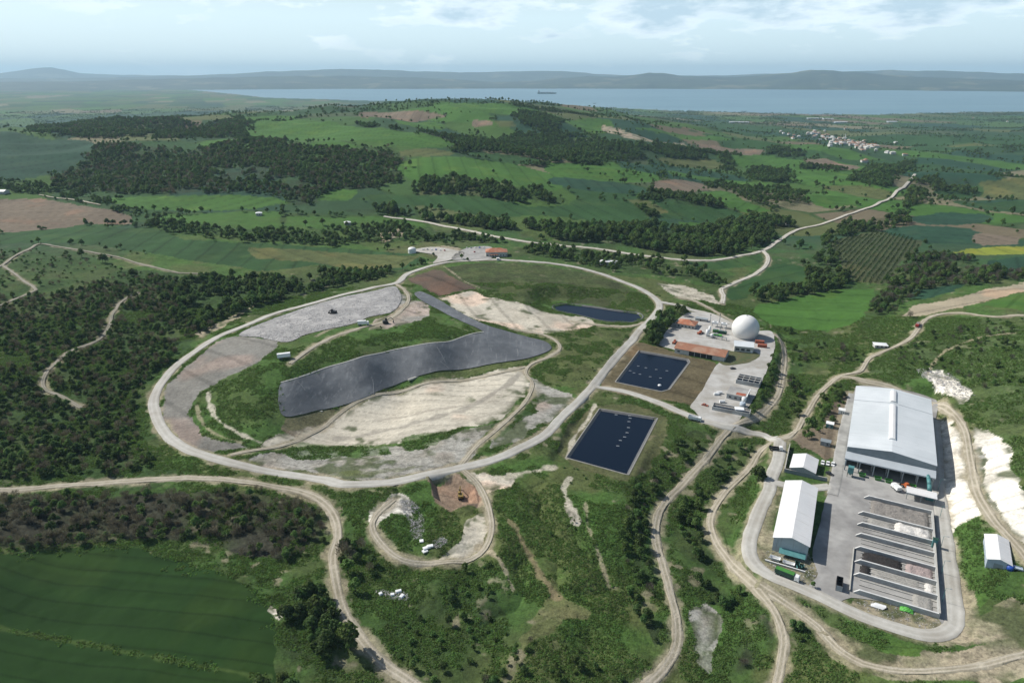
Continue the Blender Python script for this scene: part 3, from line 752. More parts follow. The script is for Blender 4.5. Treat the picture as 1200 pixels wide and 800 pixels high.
def land_colour(x, y, r):
    n = len(x)
    n1 = fbm(x, y, 26, 4, 21); n2 = fbm(x, y, 90, 3, 22); n3 = fbm(x, y, 7, 3, 23)
    col = np.empty((n, 3)); mott = np.ones(n)
    t = sstep(.40, .62, n1)[:, None]
    col[:] = np.array(GRASS)*(1-t) + np.array((.080, .102, .036))*t
    t = sstep(.5, .68, n2)[:, None]*.55
    col = col*(1-t) + np.array(DARKG)*t
    t = (sstep(.68, .80, n3)*sstep(.45, .6, n2))[:, None]*.6*(r < 1000)[:, None]
    col = col*(1-t) + np.array(TAN)*.8*t
    far = r > 700
    xf, yf, rf = x[far], y[far], r[far]
    i1, e1 = parcels(xf, yf, 150, .5, 1.7, 31)
    i2, e2 = parcels(xf, yf, 260, .35, 2.2, 41)
    plain = sstep(2600, 3600, rf) > .5
    idn = np.where(plain, i2, i1); e = np.where(plain, e2, e1)
    c = PAL[(idn*len(PAL)*.9999).astype(int)]
    edge = (1-sstep(3, 9, e))[:, None]*np.where(fbm(xf, yf, 60, 2, 8) > .42, 1, .2)[:, None]
    c = c*(1-edge) + np.array(DARKG)*edge
    w = sstep(700, 1100, rf)[:, None]
    col[far] = col[far]*(1-w) + c*w
    mott[far] = 1 - .6*w[:, 0]
    jx = x + (fbm(x, y, 9, 2, 61)-.5)*6 + (fbm(x, y, 40, 2, 63)-.5)*np.clip(r-600, 0, 900)*.02
    jy = y + (fbm(x, y, 9, 2, 62)-.5)*6 + (fbm(x, y, 40, 2, 64)-.5)*np.clip(r-600, 0, 900)*.02
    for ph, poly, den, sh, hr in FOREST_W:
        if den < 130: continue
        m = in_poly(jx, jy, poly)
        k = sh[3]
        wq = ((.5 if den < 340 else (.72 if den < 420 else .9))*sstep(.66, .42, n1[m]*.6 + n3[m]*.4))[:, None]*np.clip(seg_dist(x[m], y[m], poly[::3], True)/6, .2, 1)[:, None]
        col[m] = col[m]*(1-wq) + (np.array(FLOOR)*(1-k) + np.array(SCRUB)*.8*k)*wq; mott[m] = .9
    for c, mo, poly in FIELDS_W:
        m = in_poly(jx, jy, poly)
        if mo > .9:
            cc = np.array(c); tt = sstep(.3, .6, n1[m])[:, None]*.5
            col[m] = cc*(1-tt) + col[m]*tt
        else:
            xm, ym = x[m], y[m]; fi = int(abs(poly[0, 0]*7.3)) % 97
            an = .3 + fi*.37; near_ = np.hypot(*poly.mean(0)) < 420
            if near_: an = math.radians(82)
            w_ = 9.0 if near_ else 26.0
            tl = ((xm*math.cos(an) + ym*math.sin(an) + (fbm(xm, ym, 90, 2, 73)-.5)*6)/w_) % 1.0
            tram = np.where((tl < (.10 if near_ else .12)), -.26, 0) + .22*(vnoise((xm*math.cos(an)+ym*math.sin(an))/(2.6 if near_ else 9), ym*0, 74)-.5)
            pt = fbm(xm, ym, 60, 4, 71)
            cc = np.array(c)*(0.80 + .40*pt + tram)[:, None]
            ye = sstep(.58, .75, fbm(xm, ym, 35, 3, 75))[:, None]*.35
            cc = cc*(1-ye) + cc*np.array((1.9, 1.35, 1.2))*ye
            col[m] = cc
        if c in (CHALK, SAND, GRAVEL, TAN) and mo > .35:
            xm, ym = x[m], y[m]
            base_ = col[m]
            # bare ground: streaks, damp and weedy patches with ragged edges
            dk = sstep(.48, .66, fbm(xm, ym, 13, 4, 76))[:, None]*(.22 if c == SAND else .40)
            base_ = base_*(1-dk) + np.array((.25, .225, .175))*dk
            wd_ = sstep((.70 if c in (SAND, CHALK) else .56), (.80 if c in (SAND, CHALK) else .66), fbm(xm, ym, 17, 4, 78))[:, None]*.85
            ed = 1 - np.clip(seg_dist(xm, ym, poly[::2], True)/(3.0 if c == CHALK else 5.0), 0, 1)
            ew = (sstep(.42, .58, fbm(xm, ym, 6, 3, 79))*ed)[:, None]*.9
            gw = np.maximum(wd_, ew)
            col[m] = base_*(1-gw) + np.array((.055, .075, .028))*gw
        mott[m] = mo
    for w_, k_, c_, sp in STREAKS_W:
        x0, y0 = sp.min(0)-8; x1, y1 = sp.max(0)+8
        q_ = np.nonzero((x > x0) & (x < x1) & (y > y0) & (y < y1))[0]
        if len(q_):
            dd = seg_dist(x[q_], y[q_], sp) + (n3[q_]-.5)*w_*1.6
            t = ((1-sstep(w_*.3, w_*.75, dd))*k_)[:, None]
            col[q_] = col[q_]*(1-t) + np.array(c_)*t
    # worn ground beside the dirt roads, chalky spots
    nr = r < 900
    d = np.full(n, 99.0); d[nr] = road_clear(x[nr], y[nr])
    t = ((1-sstep(-.5, 2.6, d + (n3-.5)*7))*.7)[:, None]
    col = col*(1-t) + np.array(TAN)*t
    beach = (np.abs(r - np.interp(np.arctan2(x, y), _saz, _sr)) < 50) & (r > 4000)
    col[beach] = np.array((.2, .19, .14))
    return col, mott


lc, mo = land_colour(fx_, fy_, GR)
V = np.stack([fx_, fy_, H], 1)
jj, ii = np.meshgrid(np.arange(NR-1), np.arange(NAZ-1), indexing='ij')
q = (jj*NAZ + ii).ravel()
F = np.stack([q, q+NAZ, q+NAZ+1, q+1], 1)
# one fan closes the small hole under the camera
gm, nt, bs = new_mat('ground')
ac = N(nt, 'ShaderNodeAttribute', attribute_name='cover')
tc = N(nt, 'ShaderNodeTexCoord').outputs['Object']
mt = ac.outputs['Alpha']
f1 = ramp(nt, noise_node(nt, tc, .09, 6, .65), .3, .7)
f2 = ramp(nt, noise_node(nt, tc, .45, 6, .7), .32, .68)
f3 = ramp(nt, noise_node(nt, tc, .025, 4, .6), .35, .65)
f4 = ramp(nt, noise_node(nt, tc, 1.3, 3, .6), .35, .65)
v = math_n(nt, 'ADD', math_n(nt, 'MULTIPLY', f1, .6), math_n(nt, 'MULTIPLY', f2, .8))
v = math_n(nt, 'SUBTRACT', math_n(nt, 'ADD', v, math_n(nt, 'MULTIPLY', f4, .35)), .85)
v = math_n(nt, 'ADD', math_n(nt, 'MULTIPLY', v, math_n(nt, 'MULTIPLY', mt, .95)), 1.0)
hs = N(nt, 'ShaderNodeHueSaturation')
nt.links.new(ac.outputs['Color'], hs.inputs['Color']); nt.links.new(v, hs.inputs['Value'])
warm = mixc(nt, math_n(nt, 'MULTIPLY', math_n(nt, 'MULTIPLY', f3, mt), .35), hs.outputs[0], mixc(nt, 1.0, hs.outputs[0], (1.06, 1.0, .90), 'MULTIPLY'))
nt.links.new(warm, bs.inputs['Base Color'])
bs.inputs['Roughness'].default_value = .95; bs.inputs['Specular IOR Level'].default_value = .1
bp = N(nt, 'ShaderNodeBump'); bp.inputs['Distance'].default_value = 1.2
nt.links.new(noise_node(nt, tc, .5, 5, .7), bp.inputs['Height'])
nt.links.new(math_n(nt, 'MULTIPLY', mt, .55), bp.inputs['Strength']); nt.links.new(bp.outputs[0], bs.inputs['Normal'])
me = np_mesh('ground', V, F, [gm], smooth=True)
at_ = me.attributes.new('cover', 'FLOAT_COLOR', 'POINT')
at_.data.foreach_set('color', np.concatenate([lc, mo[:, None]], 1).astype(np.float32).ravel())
ground = tag(link('ground', me), kind='structure')
print('ground', len(V))

# ------------------------------------------------------------------ draped sheets and roads
M = {}
M['pale'] = mat('pale_road', (.46,.45,.41), (.38,.37,.33), .25, c3=(.30,.28,.24), scale3=.06, bump=.15)
M['concrete'] = mat('concrete_road', (.36,.355,.33), (.28,.275,.26), .3, c3=(.22,.215,.20), scale3=.07)
M['asphalt'] = mat('yard_surface', (.37,.365,.345), (.29,.285,.27), .16, c3=(.18,.175,.168), scale3=.035, lo3=.44, hi3=.64)
M['dirt'] = mat('dirt', (.43,.39,.305), (.36,.32,.245), .3, c3=(.28,.245,.18), scale3=.07, bump=.5)
M['dirtdark'] = mat('dirt_dull', (.27,.25,.20), (.21,.19,.15), .3, c3=(.15,.15,.10), scale3=.08, bump=.5)
M['chalkroad'] = mat('chalk_road', (.55,.52,.45), (.46,.43,.37), .2)
M['lotconcrete'] = mat('lot_concrete', (.44,.435,.41), (.36,.35,.325), .2, c3=(.27,.25,.21), scale3=.055, bump=.1)


for _k in ('dirt', 'dirtdark', 'pale', 'chalkroad'):
    # wheel ruts: paler along the two wheel lines, grassier between and at the sides
    _m = M[_k]; nt = _m.node_tree; bs = nt.nodes['Principled BSDF']
    src = bs.inputs['Base Color'].links[0].from_socket
    at__ = N(nt, 'ShaderNodeAttribute', attribute_name='across').outputs['Fac']
    au = math_n(nt, 'ABSOLUTE', at__, 0)
    rut = math_n(nt, 'SUBTRACT', 1.0, ramp(nt, math_n(nt, 'ABSOLUTE', math_n(nt, 'SUBTRACT', au, .42), 0), .05, .26))
    tcv = N(nt, 'ShaderNodeTexCoord').outputs['Object']
    nz = ramp(nt, noise_node(nt, tcv, .22, 5), .3, .7)
    k1 = .75 if _k != 'pale' else .35
    f_ = math_n(nt, 'MULTIPLY', math_n(nt, 'MULTIPLY', math_n(nt, 'SUBTRACT', 1.0, rut), nz), k1)
    c_ = mixc(nt, f_, src, (.16, .15, .095) if _k != 'pale' else (.30, .285, .24))
    c_ = mixc(nt, math_n(nt, 'MULTIPLY', rut, .3), c_, (.50, .46, .38) if _k.startswith('d') else (.5, .49, .45))
    nt.links.new(c_, bs.inputs['Base Color'])


def lift(x, y):
    return .09 + .0006*np.hypot(x, y)*np.clip(np.hypot(x, y)/700, .3, 2)


def ribbon(name, sp, width, m, off=0.):
    t = np.gradient(sp, axis=0); t /= np.linalg.norm(t, axis=1)[:, None] + 1e-9
    nrm = np.stack([-t[:, 1], t[:, 0]], 1)
    K = 11; vs = []
    for i in range(K):
        u = -1 + 2*i/(K-1)
        wob = (fbm(sp[:, 0]+i*50, sp[:, 1], 7, 3, 91)-.5)*(2.6 if m.name.startswith('dirt') else 1.0) if i in (0, K-1) else 0
        p = sp + nrm*(u*width/2 + (wob*u if i in (0, K-1) else 0))[:, None] if i in (0, K-1) else sp + nrm*(u*width/2)
        z = hz(p[:, 0], p[:, 1]) + lift(p[:, 0], p[:, 1]) + off
        vs.append(np.c_[p, z])
    vs = np.array(vs)
    # a road is level enough across: keep every point above the neighbours' ground
    mx = vs[:, :, 2].copy()
    vs[1:-1, :, 2] = np.maximum(mx[1:-1], (mx[2:]+mx[:-2])/2)
    vs[0, :, 2] -= .28; vs[-1, :, 2] -= .28      # shoulders run into the ground
    L = len(sp); Vv = vs.reshape(-1, 3)
    fs = [(i*L+j, i*L+j+1, (i+1)*L+j+1, (i+1)*L+j) for i in range(K-1) for j in range(L-1)]
    me = np_mesh(name, Vv, np.array(fs)[:, ::-1], [m], smooth=True)
    a_ = me.attributes.new('across', 'FLOAT', 'POINT'); a_.data.foreach_set('value', np.repeat(np.linspace(-1, 1, K), L).astype(np.float32))
    return tag(link(name, me), kind='structure')


def drape(name, pxs, m, spacing=3., off=0., raw=False, world=None, kind='structure', jit=.5, z=None, sm=True):
    p = world if world is not None else atp(pxs)
    sp = spline(p, spacing, True) if sm else np.concatenate([np.linspace(p[i], p[(i+1) % len(p)], max(2, int(np.linalg.norm(p[(i+1) % len(p)][:2]-p[i][:2])/spacing)), endpoint=False)[:, :2] for i in range(len(p))])
    if jit:
        sp = sp + np.stack([fbm(sp[:, 0], sp[:, 1], 6, 2, 81)-.5, fbm(sp[:, 0], sp[:, 1], 6, 2, 82)-.5], 1)*2*jit
    x0, y0 = sp.min(0); x1, y1 = sp.max(0)
    gx, gy = np.meshgrid(np.arange(x0, x1, spacing), np.arange(y0, y1, spacing))
    gx = gx.ravel() + (rng.random(gx.size)-.5)*spacing*.4; gy = gy.ravel() + (rng.random(gy.size)-.5)*spacing*.4
    k = in_poly(gx, gy, sp)
    gx, gy = gx[k], gy[k]
    k = seg_dist(gx, gy, sp, True) > spacing*.45
    pts = [Vector(a) for a in sp] + [Vector((a, b)) for a, b in zip(gx[k], gy[k])]
    n = len(sp)
    vv, ee, ff, *_ = delaunay_2d_cdt(pts, [(i, (i+1) % n) for i in range(n)], [list(range(n))], 1, 1e-4)
    a = np.array([(v.x, v.y) for v in vv])
    zz = (hz(a[:, 0], a[:, 1]) + lift(a[:, 0], a[:, 1]) + off) if z is None else np.full(len(a), z + off)
    if not len(ff): print('EMPTY', name)
    f = np.array([q for q in ff if len(q) == 3])
    o = link(name, np_mesh(name, np.c_[a, zz], f, [m], smooth=True))
    return tag(o, kind=kind)


lotpx = [(771,404),(776,396),(790,378),(812,366),(834,370),(862,380),(884,388),(902,388),(908,400),(905,418),(896,440),(884,466),(872,484),(860,497),(845,497),(825,492),(812,480),(809,478),(822,458),(838,430),(845,421),(820,418),(806,414),(790,410)]
drape('plant_lot', lotpx, M['lotconcrete'], 3, .04)
drape('gate_lot', [(545,292),(566,289),(575,290),(576,303),(548,305),(530,305)], M['concrete'], 5, .1)
drape('gate_lot', [(484,294),(505,290),(530,293),(545,297),(528,305),(508,309),(512,300)], M['pale'], 5, .1)
drape('plant_yard', [(1000,462),(1008,452),(1090,466),(1096,500),(1100,570),(1112,650),(1116,735),(1106,738),(1098,722),(998,700),(990,702),(976,708),(950,698),(946,690),(958,672),(952,650),(962,610),(966,590),(972,574),(980,545),(990,500)], M['asphalt'], 3, .03, z=None)
drape('grass_island', [(838,419),(846,409),(858,412),(880,412),(890,416),(880,424),(860,428),(848,428)], mat('island_grass', (.06,.085,.03), (.11,.10,.05), .3, bump=.4), 2, .12)
for i, (nm, mk, wd, sp) in enumerate(ROADS_W):
    ribbon(nm, sp, wd, M[mk], .05 + .004*(i if mk not in ('pale', 'concrete') else i+30))
# ------------------------------------------------------------------ vegetation
def leaf_mat(name, c1, c2, isl=.9, inst=.5):
    m = mat(name, c1, c2, 1.2, rough=.7, spec=.15, island=isl, instance=inst)
    nt = m.node_tree; bs = nt.nodes['Principled BSDF']; src = bs.inputs['Base Color'].links[0].from_socket
    tr = N(nt, 'ShaderNodeBsdfTranslucent'); nt.links.new(mixc(nt, 1.0, src, (1.25, 1.3, .8), 'MULTIPLY'), tr.inputs['Color'])
    mx = N(nt, 'ShaderNodeMixShader'); mx.inputs[0].default_value = .40
    nt.links.new(bs.outputs[0], mx.inputs[1]); nt.links.new(tr.outputs[0], mx.inputs[2]); nt.links.new(mx.outputs[0], nt.nodes['Material Output'].inputs[0])
    return m


M['leaf_dark'] = leaf_mat('leaf_dark', (.066, .118, .036), (.092, .138, .042), .9, .7)
M['leaf_pale'] = leaf_mat('leaf_pale', (.088, .150, .040), (.122, .166, .048), .9, .7)
M['leaf_bush'] = leaf_mat('leaf_bush', (.072, .134, .034), (.098, .144, .042), .9, .7)
M['twig'] = leaf_mat('twig', (.135, .118, .104), (.10, .088, .076), .8, .5)
M['bark'] = mat('bark', (.075, .06, .045), (.05, .04, .032), 2)
M['weed'] = leaf_mat('weed', (.088, .165, .036), (.122, .172, .048), .7, .8)


def limbs(rg, height, r0, n, spread, top=.95, sides=5):
    b = MB()
    b.tube((0, 0, -.4), (rg.uniform(-.1, .1), rg.uniform(-.1, .1), height*.55), r0, r0*.6, sides)
    for i in range(n):
        a = 2*PI*i/n + rg.uniform(-.4, .4); z0 = height*rg.uniform(.25, .5)
        e = (math.cos(a)*spread*rg.uniform(.6, 1), math.sin(a)*spread*rg.uniform(.6, 1), height*rg.uniform(.6, top))
        b.tube((0, 0, z0), e, r0*.5, r0*.12, 4, cap=False)
    return b


def leaves(rg, lobes, n, size, flat=1.0):
    """leaf-clump faces through the outer volume of several lobes"""
    k = len(lobes); w = np.array([l[3]**2 for l in lobes]); w = w/w.sum()
    li = rg.choice(k, n, p=w); L = np.array(lobes)[li]
    d = rg.normal(size=(n, 3)); d /= np.linalg.norm(d, axis=1)[:, None]
    d[:, 2] = np.where(d[:, 2] < -.45, -d[:, 2], d[:, 2])
    rad = .45 + .6*rg.random(n)**.6
    P = L[:, :3] + d*(L[:, 3]*rad)[:, None]*np.array([1, 1, flat])
    nn = d + rg.normal(size=(n, 3))*.55 + np.array([0, 0, .25]); nn /= np.linalg.norm(nn, axis=1)[:, None]
    a = np.cross(nn, rg.normal(size=(n, 3))); a /= np.linalg.norm(a, axis=1)[:, None]
    b = np.cross(nn, a)
    s = size*rg.uniform(.6, 1.35, n)[:, None]
    j = lambda: rg.uniform(.7, 1.15, n)[:, None]
    Vv = np.stack([P - a*s*j() - b*s*.3, P + b*s*j()*.9 - a*.2*s, P + a*s*j() + b*s*.3, P - b*s*j()*.9 + a*.2*s + nn*s*.25], 1).reshape(-1, 3)
    return Vv, np.arange(4*n).reshape(n, 4)


def make_tree(seed, kind):
    """returns (trunk mesh, crown mesh); unit height 8 m for trees, 2 m for bushes"""
    rg = np.random.default_rng(seed); pr = random.Random(seed)
    if kind in ('dark', 'pale'):
        tall = pr.uniform(.95, 1.25) if kind == 'pale' else pr.uniform(.85, 1.05)
        lobes = [(0, 0, 5.2*tall, 2.3)]
        for i in range(7):
            a = 2*PI*i/7 + pr.uniform(-.5, .5); rr = pr.uniform(1.2, 2.2)
            lobes.append((math.cos(a)*rr, math.sin(a)*rr, pr.uniform(2.9, 5.6)*tall, pr.uniform(1.0, 1.7)))
        lobes.append((pr.uniform(-.6, .6), pr.uniform(-.6, .6), 6.7*tall, 1.2))
        Vv, Ff = leaves(rg, lobes, 520, .46)
        t = limbs(pr, 7*tall, .22, 6, 2.2)
        lm = M['leaf_dark'] if kind == 'dark' else M['leaf_pale']
    elif kind == 'bush':
        lobes = [(0, 0, .75, .9)] + [(math.cos(a)*pr.uniform(.5, 1.1), math.sin(a)*pr.uniform(.5, 1.1), pr.uniform(.35, 1.1), pr.uniform(.4, .75)) for a in [pr.uniform(0, 6.28) for _ in range(5)]]
        Vv, Ff = leaves(rg, lobes, 170, .22)
        Vv[:, 2] = np.maximum(Vv[:, 2], -.15)
        t = limbs(pr, 1.4, .05, 4, .7); lm = M['leaf_bush']
    else:   # bare
        t = limbs(pr, 6.5, .16, 9, 2.0, 1.05)
        segs = []
        for i in range(330):
            a = pr.uniform(0, 2*PI); rr = 2.3*pr.random()**.5; z = pr.uniform(2.2, 7.2)*(1-.1*rr)
            segs.append((math.cos(a)*rr, math.sin(a)*rr, z, a))
        vs = []
        for x, y, z, a in segs:
            L = pr.uniform(.7, 1.5); dx, dy, dz = math.cos(a)*.5 + pr.uniform(-.4, .4), math.sin(a)*.5 + pr.uniform(-.4, .4), pr.uniform(.3, 1)
            wv = pr.uniform(.07, .16); p = pr.uniform(0, 6.28)
            ux, uy = math.cos(p)*wv, math.sin(p)*wv
            vs += [(x-ux, y-uy, z), (x+ux, y+uy, z), (x+dx*L+ux*.3, y+dy*L+uy*.3, z+dz*L), (x+dx*L-ux*.3, y+dy*L-uy*.3, z+dz*L)]
        Vv = np.array(vs); Ff = np.arange(len(vs)).reshape(-1, 4); lm = M['twig']
    bmat = M['twig'] if kind == 'bare' else M['bark']
    tm = bpy.data.meshes.new('trunk'); tm.from_pydata(t.v, [], t.f); tm.materials.append(bmat); tm.update()
    cm = np_mesh('crown', Vv, Ff, [lm])
    return tm, cm, (t, bmat, Vv, Ff, lm)


KINDS = ['dark', 'pale', 'bush', 'bare']; NV = 4
PROTO = {k: [make_tree(100*i+j, k) for j in range(NV)] for i, k in enumerate(KINDS)}
veg_col = bpy.data.collections.new('vegetation_kit')   # source meshes for the scattered woods
for i, k in enumerate(KINDS):
    for j in range(NV):
        tm, cm, (t, bmat, Vv, Ff, lm) = PROTO[k][j]
        me = bpy.data.meshes.new('whole_plant')
        o0 = len(Vv)
        me.from_pydata([tuple(p) for p in Vv] + t.v, [], [tuple(int(q) for q in f) for f in Ff] + [tuple(q+o0 for q in f) for f in t.f])
        me.materials.append(lm); me.materials.append(bmat)
        me.polygons.foreach_set('material_index', [0]*len(Ff) + [1]*len(t.f)); me.update()
        veg_col.objects.link(bpy.data.objects.new('plant_%02d' % (i*NV+j), me))


def scatter(name, P, rot, scl, idx, coll, label=None, cat=None):
    """one 'stuff' object: instances of a collection's meshes on points"""
    me = bpy.data.meshes.new(name)
    me.vertices.add(len(P)); me.vertices.foreach_set('co', np.ascontiguousarray(P, np.float32).ravel())
    for nm, ty, d in (('rotz', 'FLOAT', rot), ('scl', 'FLOAT', scl)):
        a = me.attributes.new(nm, ty, 'POINT'); a.data.foreach_set('value', np.ascontiguousarray(d, np.float32))
    a = me.attributes.new('idx', 'INT', 'POINT'); a.data.foreach_set('value', np.ascontiguousarray(idx, np.int32))
    o = link(name, me)
    ng = bpy.data.node_groups.new('scatter', 'GeometryNodeTree')
    ng.interface.new_socket('Geometry', in_out='INPUT', socket_type='NodeSocketGeometry')
    ng.interface.new_socket('Geometry', in_out='OUTPUT', socket_type='NodeSocketGeometry')
    gi = ng.nodes.new('NodeGroupInput'); go = ng.nodes.new('NodeGroupOutput')
    ci = ng.nodes.new('GeometryNodeCollectionInfo'); ci.inputs['Collection'].default_value = coll
    ci.inputs['Separate Children'].default_value = True; ci.inputs['Reset Children'].default_value = True
    ip = ng.nodes.new('GeometryNodeInstanceOnPoints'); ip.inputs['Pick Instance'].default_value = True

    def na(nm, ty):
        n = ng.nodes.new('GeometryNodeInputNamedAttribute'); n.data_type = ty; n.inputs['Name'].default_value = nm
        return n.outputs['Attribute']
    cx = ng.nodes.new('ShaderNodeCombineXYZ')
    ng.links.new(na('rotz', 'FLOAT'), cx.inputs['Z'])
    ng.links.new(gi.outputs[0], ip.inputs['Points']); ng.links.new(ci.outputs[0], ip.inputs['Instance'])
    ng.links.new(na('idx', 'INT'), ip.inputs['Instance Index']); ng.links.new(cx.outputs[0], ip.inputs['Rotation'])
    ng.links.new(na('scl', 'FLOAT'), ip.inputs['Scale']); ng.links.new(ip.outputs[0], go.inputs[0])
    md = o.modifiers.new('scatter', 'NODES'); md.node_group = ng
    tag(o, label, cat, kind='stuff')
    return o


def sample_poly(poly, n):
    x0, y0 = poly.min(0); x1, y1 = poly.max(0)
    A = .5*abs(np.sum(poly[:, 0]*np.roll(poly[:, 1], -1) - poly[:, 1]*np.roll(poly[:, 0], -1)))
    k = int(n*(x1-x0)*(y1-y0)/max(A, 1)) + 1
    k = min(k, 400000)
    x = rng.uniform(x0, x1, k); y = rng.uniform(y0, y1, k)
    m = in_poly(x, y, poly)
    return x[m], y[m], A


TX, TY, TK, TS, TF = [], [], [], [], []


def add_plants(x, y, sh, hr, fi):
    n = len(x)
    k = rng.choice(4, n, p=np.array(sh)/sum(sh))
    h = rng.uniform(hr[0], hr[1], n)
    # bushes are lower than the trees round them
    h = h*np.where(rng.random(n) < .25, .65, 1.0)*np.where(rng.random(n) < .08, 1.3, 1.0)
    s = np.where(k == 2, np.minimum(h*.5, 2.6)/1.7, h/8.0)
    TX.append(x); TY.append(y); TK.append(k); TS.append(s); TF.append(np.full(n, fi))


PHR = []
for ph, poly, den, sh, hr in FOREST_W:
    A = .5*abs(np.sum(poly[:, 0]*np.roll(poly[:, 1], -1) - poly[:, 1]*np.roll(poly[:, 0], -1)))
    n = int(min(A/1e4*den*1.15, 9000))
    x, y, A = sample_poly(poly, n)
    gap = fbm(x, y, 38, 3, 55 + len(PHR))
    dd = seg_dist(x, y, poly[::3], True); rag = np.clip(dd/(8 if np.hypot(*poly.mean(0)) < 700 else 22), 0, 1)
    keep = gap > (.30 if den > 600 else .37 if den > 200 else .42) + (1-rag)*.13
    x, y = x[keep], y[keep]
    PHR.append(ph); add_plants(x, y, sh, hr, len(PHR)-1)
    print('  wood', ph, len(x), '%.1f ha' % (A/1e4))

# hedgerows and loose trees along the parcel edges of the far land
PHR.append('scattered along the far field edges')
n = 500000
az = rng.uniform(math.radians(-44), math.radians(44), n); rr = np.exp(rng.uniform(math.log(750), math.log(9000), n)*1.0)
rr = np.sqrt(rng.uniform(750**2, 7500**2, n))
x = rr*np.sin(az); y = rr*np.cos(az)
i1, e1 = parcels(x, y, 150, .5, 1.7, 31); i2, e2 = parcels(x, y, 260, .35, 2.2, 41)
e = np.where(sstep(2600, 3600, rr) > .5, e2, e1)
hedge = (e < 7) & (fbm(x, y, 70, 2, 8) > .44)
copse = (fbm(x, y, 150, 3, 77) > .64) & (rng.random(n) < .28)
lone = rng.random(n) < .010
keep = (hedge & (rng.random(n) < .5)) | copse | lone
infield = np.zeros(n, bool)
for c, m_, poly in FIELDS_W:
    infield |= in_poly(x, y, poly)
shr = np.interp(az, _saz, _sr)
keep &= ~infield & (rr < shr - 30) & ~in_poly(x, y, SITE)
add_plants(x[keep], y[keep], (.62, .33, .05, 0), (5, 10), len(PHR)-1)
print('  far hedges', keep.sum())
# ragged field margins on the hill
PHR.append('along the field margins on the hillside')
for c, m_, poly in FIELDS_W:
    rmin = np.hypot(*poly.mean(0))
    if 850 < rmin < 4200 and len(poly) > 8:
        t = rng.random(int(len(poly)*3)); j = (t*len(poly)).astype(int) % len(poly)
        p = poly[j] + rng.normal(0, 3, (len(j), 2))
        k = fbm(p[:, 0], p[:, 1], 90, 2, 14) > .42
        add_plants(p[k, 0], p[k, 1], (.6, .3, .1, 0), (4, 8), len(PHR)-1)

TX = np.concatenate(TX); TY = np.concatenate(TY); TK = np.concatenate(TK); TS = np.concatenate(TS); TF = np.concatenate(TF)
clear = np.full(len(TX), 99.0); nr = np.hypot(TX, TY) < 1400
clear[nr] = road_clear(TX[nr], TY[nr])
ok = clear > np.where(TK == 2, 1.2, 2.2)
# keep the plant, ponds, buildings and sheets free
KEEPOFF = [atp(lotpx), at_z([1000,1010,1096,1120,1124,1100,985,960,872,880,905,960], [456,448,462,600,740,752,712,700,655,610,560,520], 0)]
for a, b, z in PONDS.values(): KEEPOFF.append(at_z(a, b, z))
KEEPOFF.append(atp([(330,449),(462,411),(566,390),(640,400),(646,410),(600,430),(462,455),(365,484),(333,488)]))
KEEPOFF.append(atp([(488,345),(505,345),(570,383),(562,393)])); KEEPOFF.append(atp([(270,395),(460,332),(478,352),(430,385),(340,410)]))
for kp in KEEPOFF: ok &= ~in_poly(TX, TY, np.asarray(kp))
for c, m_, poly in FIELDS_W[:47]:
    # crop fields stay open where a wood outline brushes them
    if m_ <= .35: ok &= ~(in_poly(TX, TY, poly) & (rng.random(len(TX)) < .9))
TX, TY, TK, TS, TF = TX[ok], TY[ok], TK[ok], TS[ok], TF[ok]
# single trees that stand out: (pixel, height, kind, label)
LONE = [((101,264), 9, 'dark', 'single round dark tree standing at the edge of the brown ploughed field'),
        ((888,564), 11, 'dark', 'tall dark tree on the ring road verge left of the long white shed'),
        ((363,328), 9, 'dark', 'dark tree standing clear of the thicket above the tipping face'),
        ((578,203), 8, 'dark', 'lone dark tree in the middle of the bright green field on the hill'),
        ((643,218), 10, 'dark', 'larger lone dark tree at the lower edge of the bright hillside field'),
        ((402,652), 9, 'bare', 'brownish tree overhanging the bend of the bottom dirt road'),
        ((508,300), 5, 'dark', 'small round tree in the car park left of the red-roofed gate house'),
        ((541,304), 6, 'pale', 'pale green tree at the corner of the gate car park'),
        ((548,306), 5, 'dark', 'dark bush-like tree beside the pale tree at the gate corner'),
        ((1066,372), 7, 'bare', 'bare grey tree beside the striped tan field'),
        ((952,688), 3, 'pale', 'small tree on the rubble corner below the white long shed')]
TZ = hz(TX, TY)
R = np.hypot(TX, TY)
pxx, pyy = project(TX, TY, TZ + 2)
inview = (pxx > -5) & (pxx < 1205) & (pyy < 806) & (pyy > 100)
single = np.zeros(len(TX), bool)
for kk, cap in (((0, 1), 290), ((2,), 200), ((3,), 170)):
    c = np.nonzero(inview & np.isin(TK, kk))[0]
    size = TS[c]*np.where(TK[c] == 2, 2, 8)/R[c]
    single[c[np.argsort(-size)[:cap]]] = True
ADJ = {0: ('dark green leafy tree', 'tree'), 1: ('pale green leafy tree', 'tree'), 2: ('low round green bush', 'bush'), 3: ('leafless grey-brown tree', 'tree')}
NAMES = {0: 'tree', 1: 'tree', 2: 'bush', 3: 'bare_tree'}


def place_plant(k, v, x, y, z, s, rz, label, group):
    tm, cm, _ = PROTO[KINDS[k]][v]
    root = thing(NAMES[k], label, ADJ[k][1], (x, y, z), rz, group)
    root.scale = (s, s, s)
    link('trunk' if k != 2 else 'stem', tm, root)
    link('crown' if k != 3 else 'twigs', cm, root)
    return root


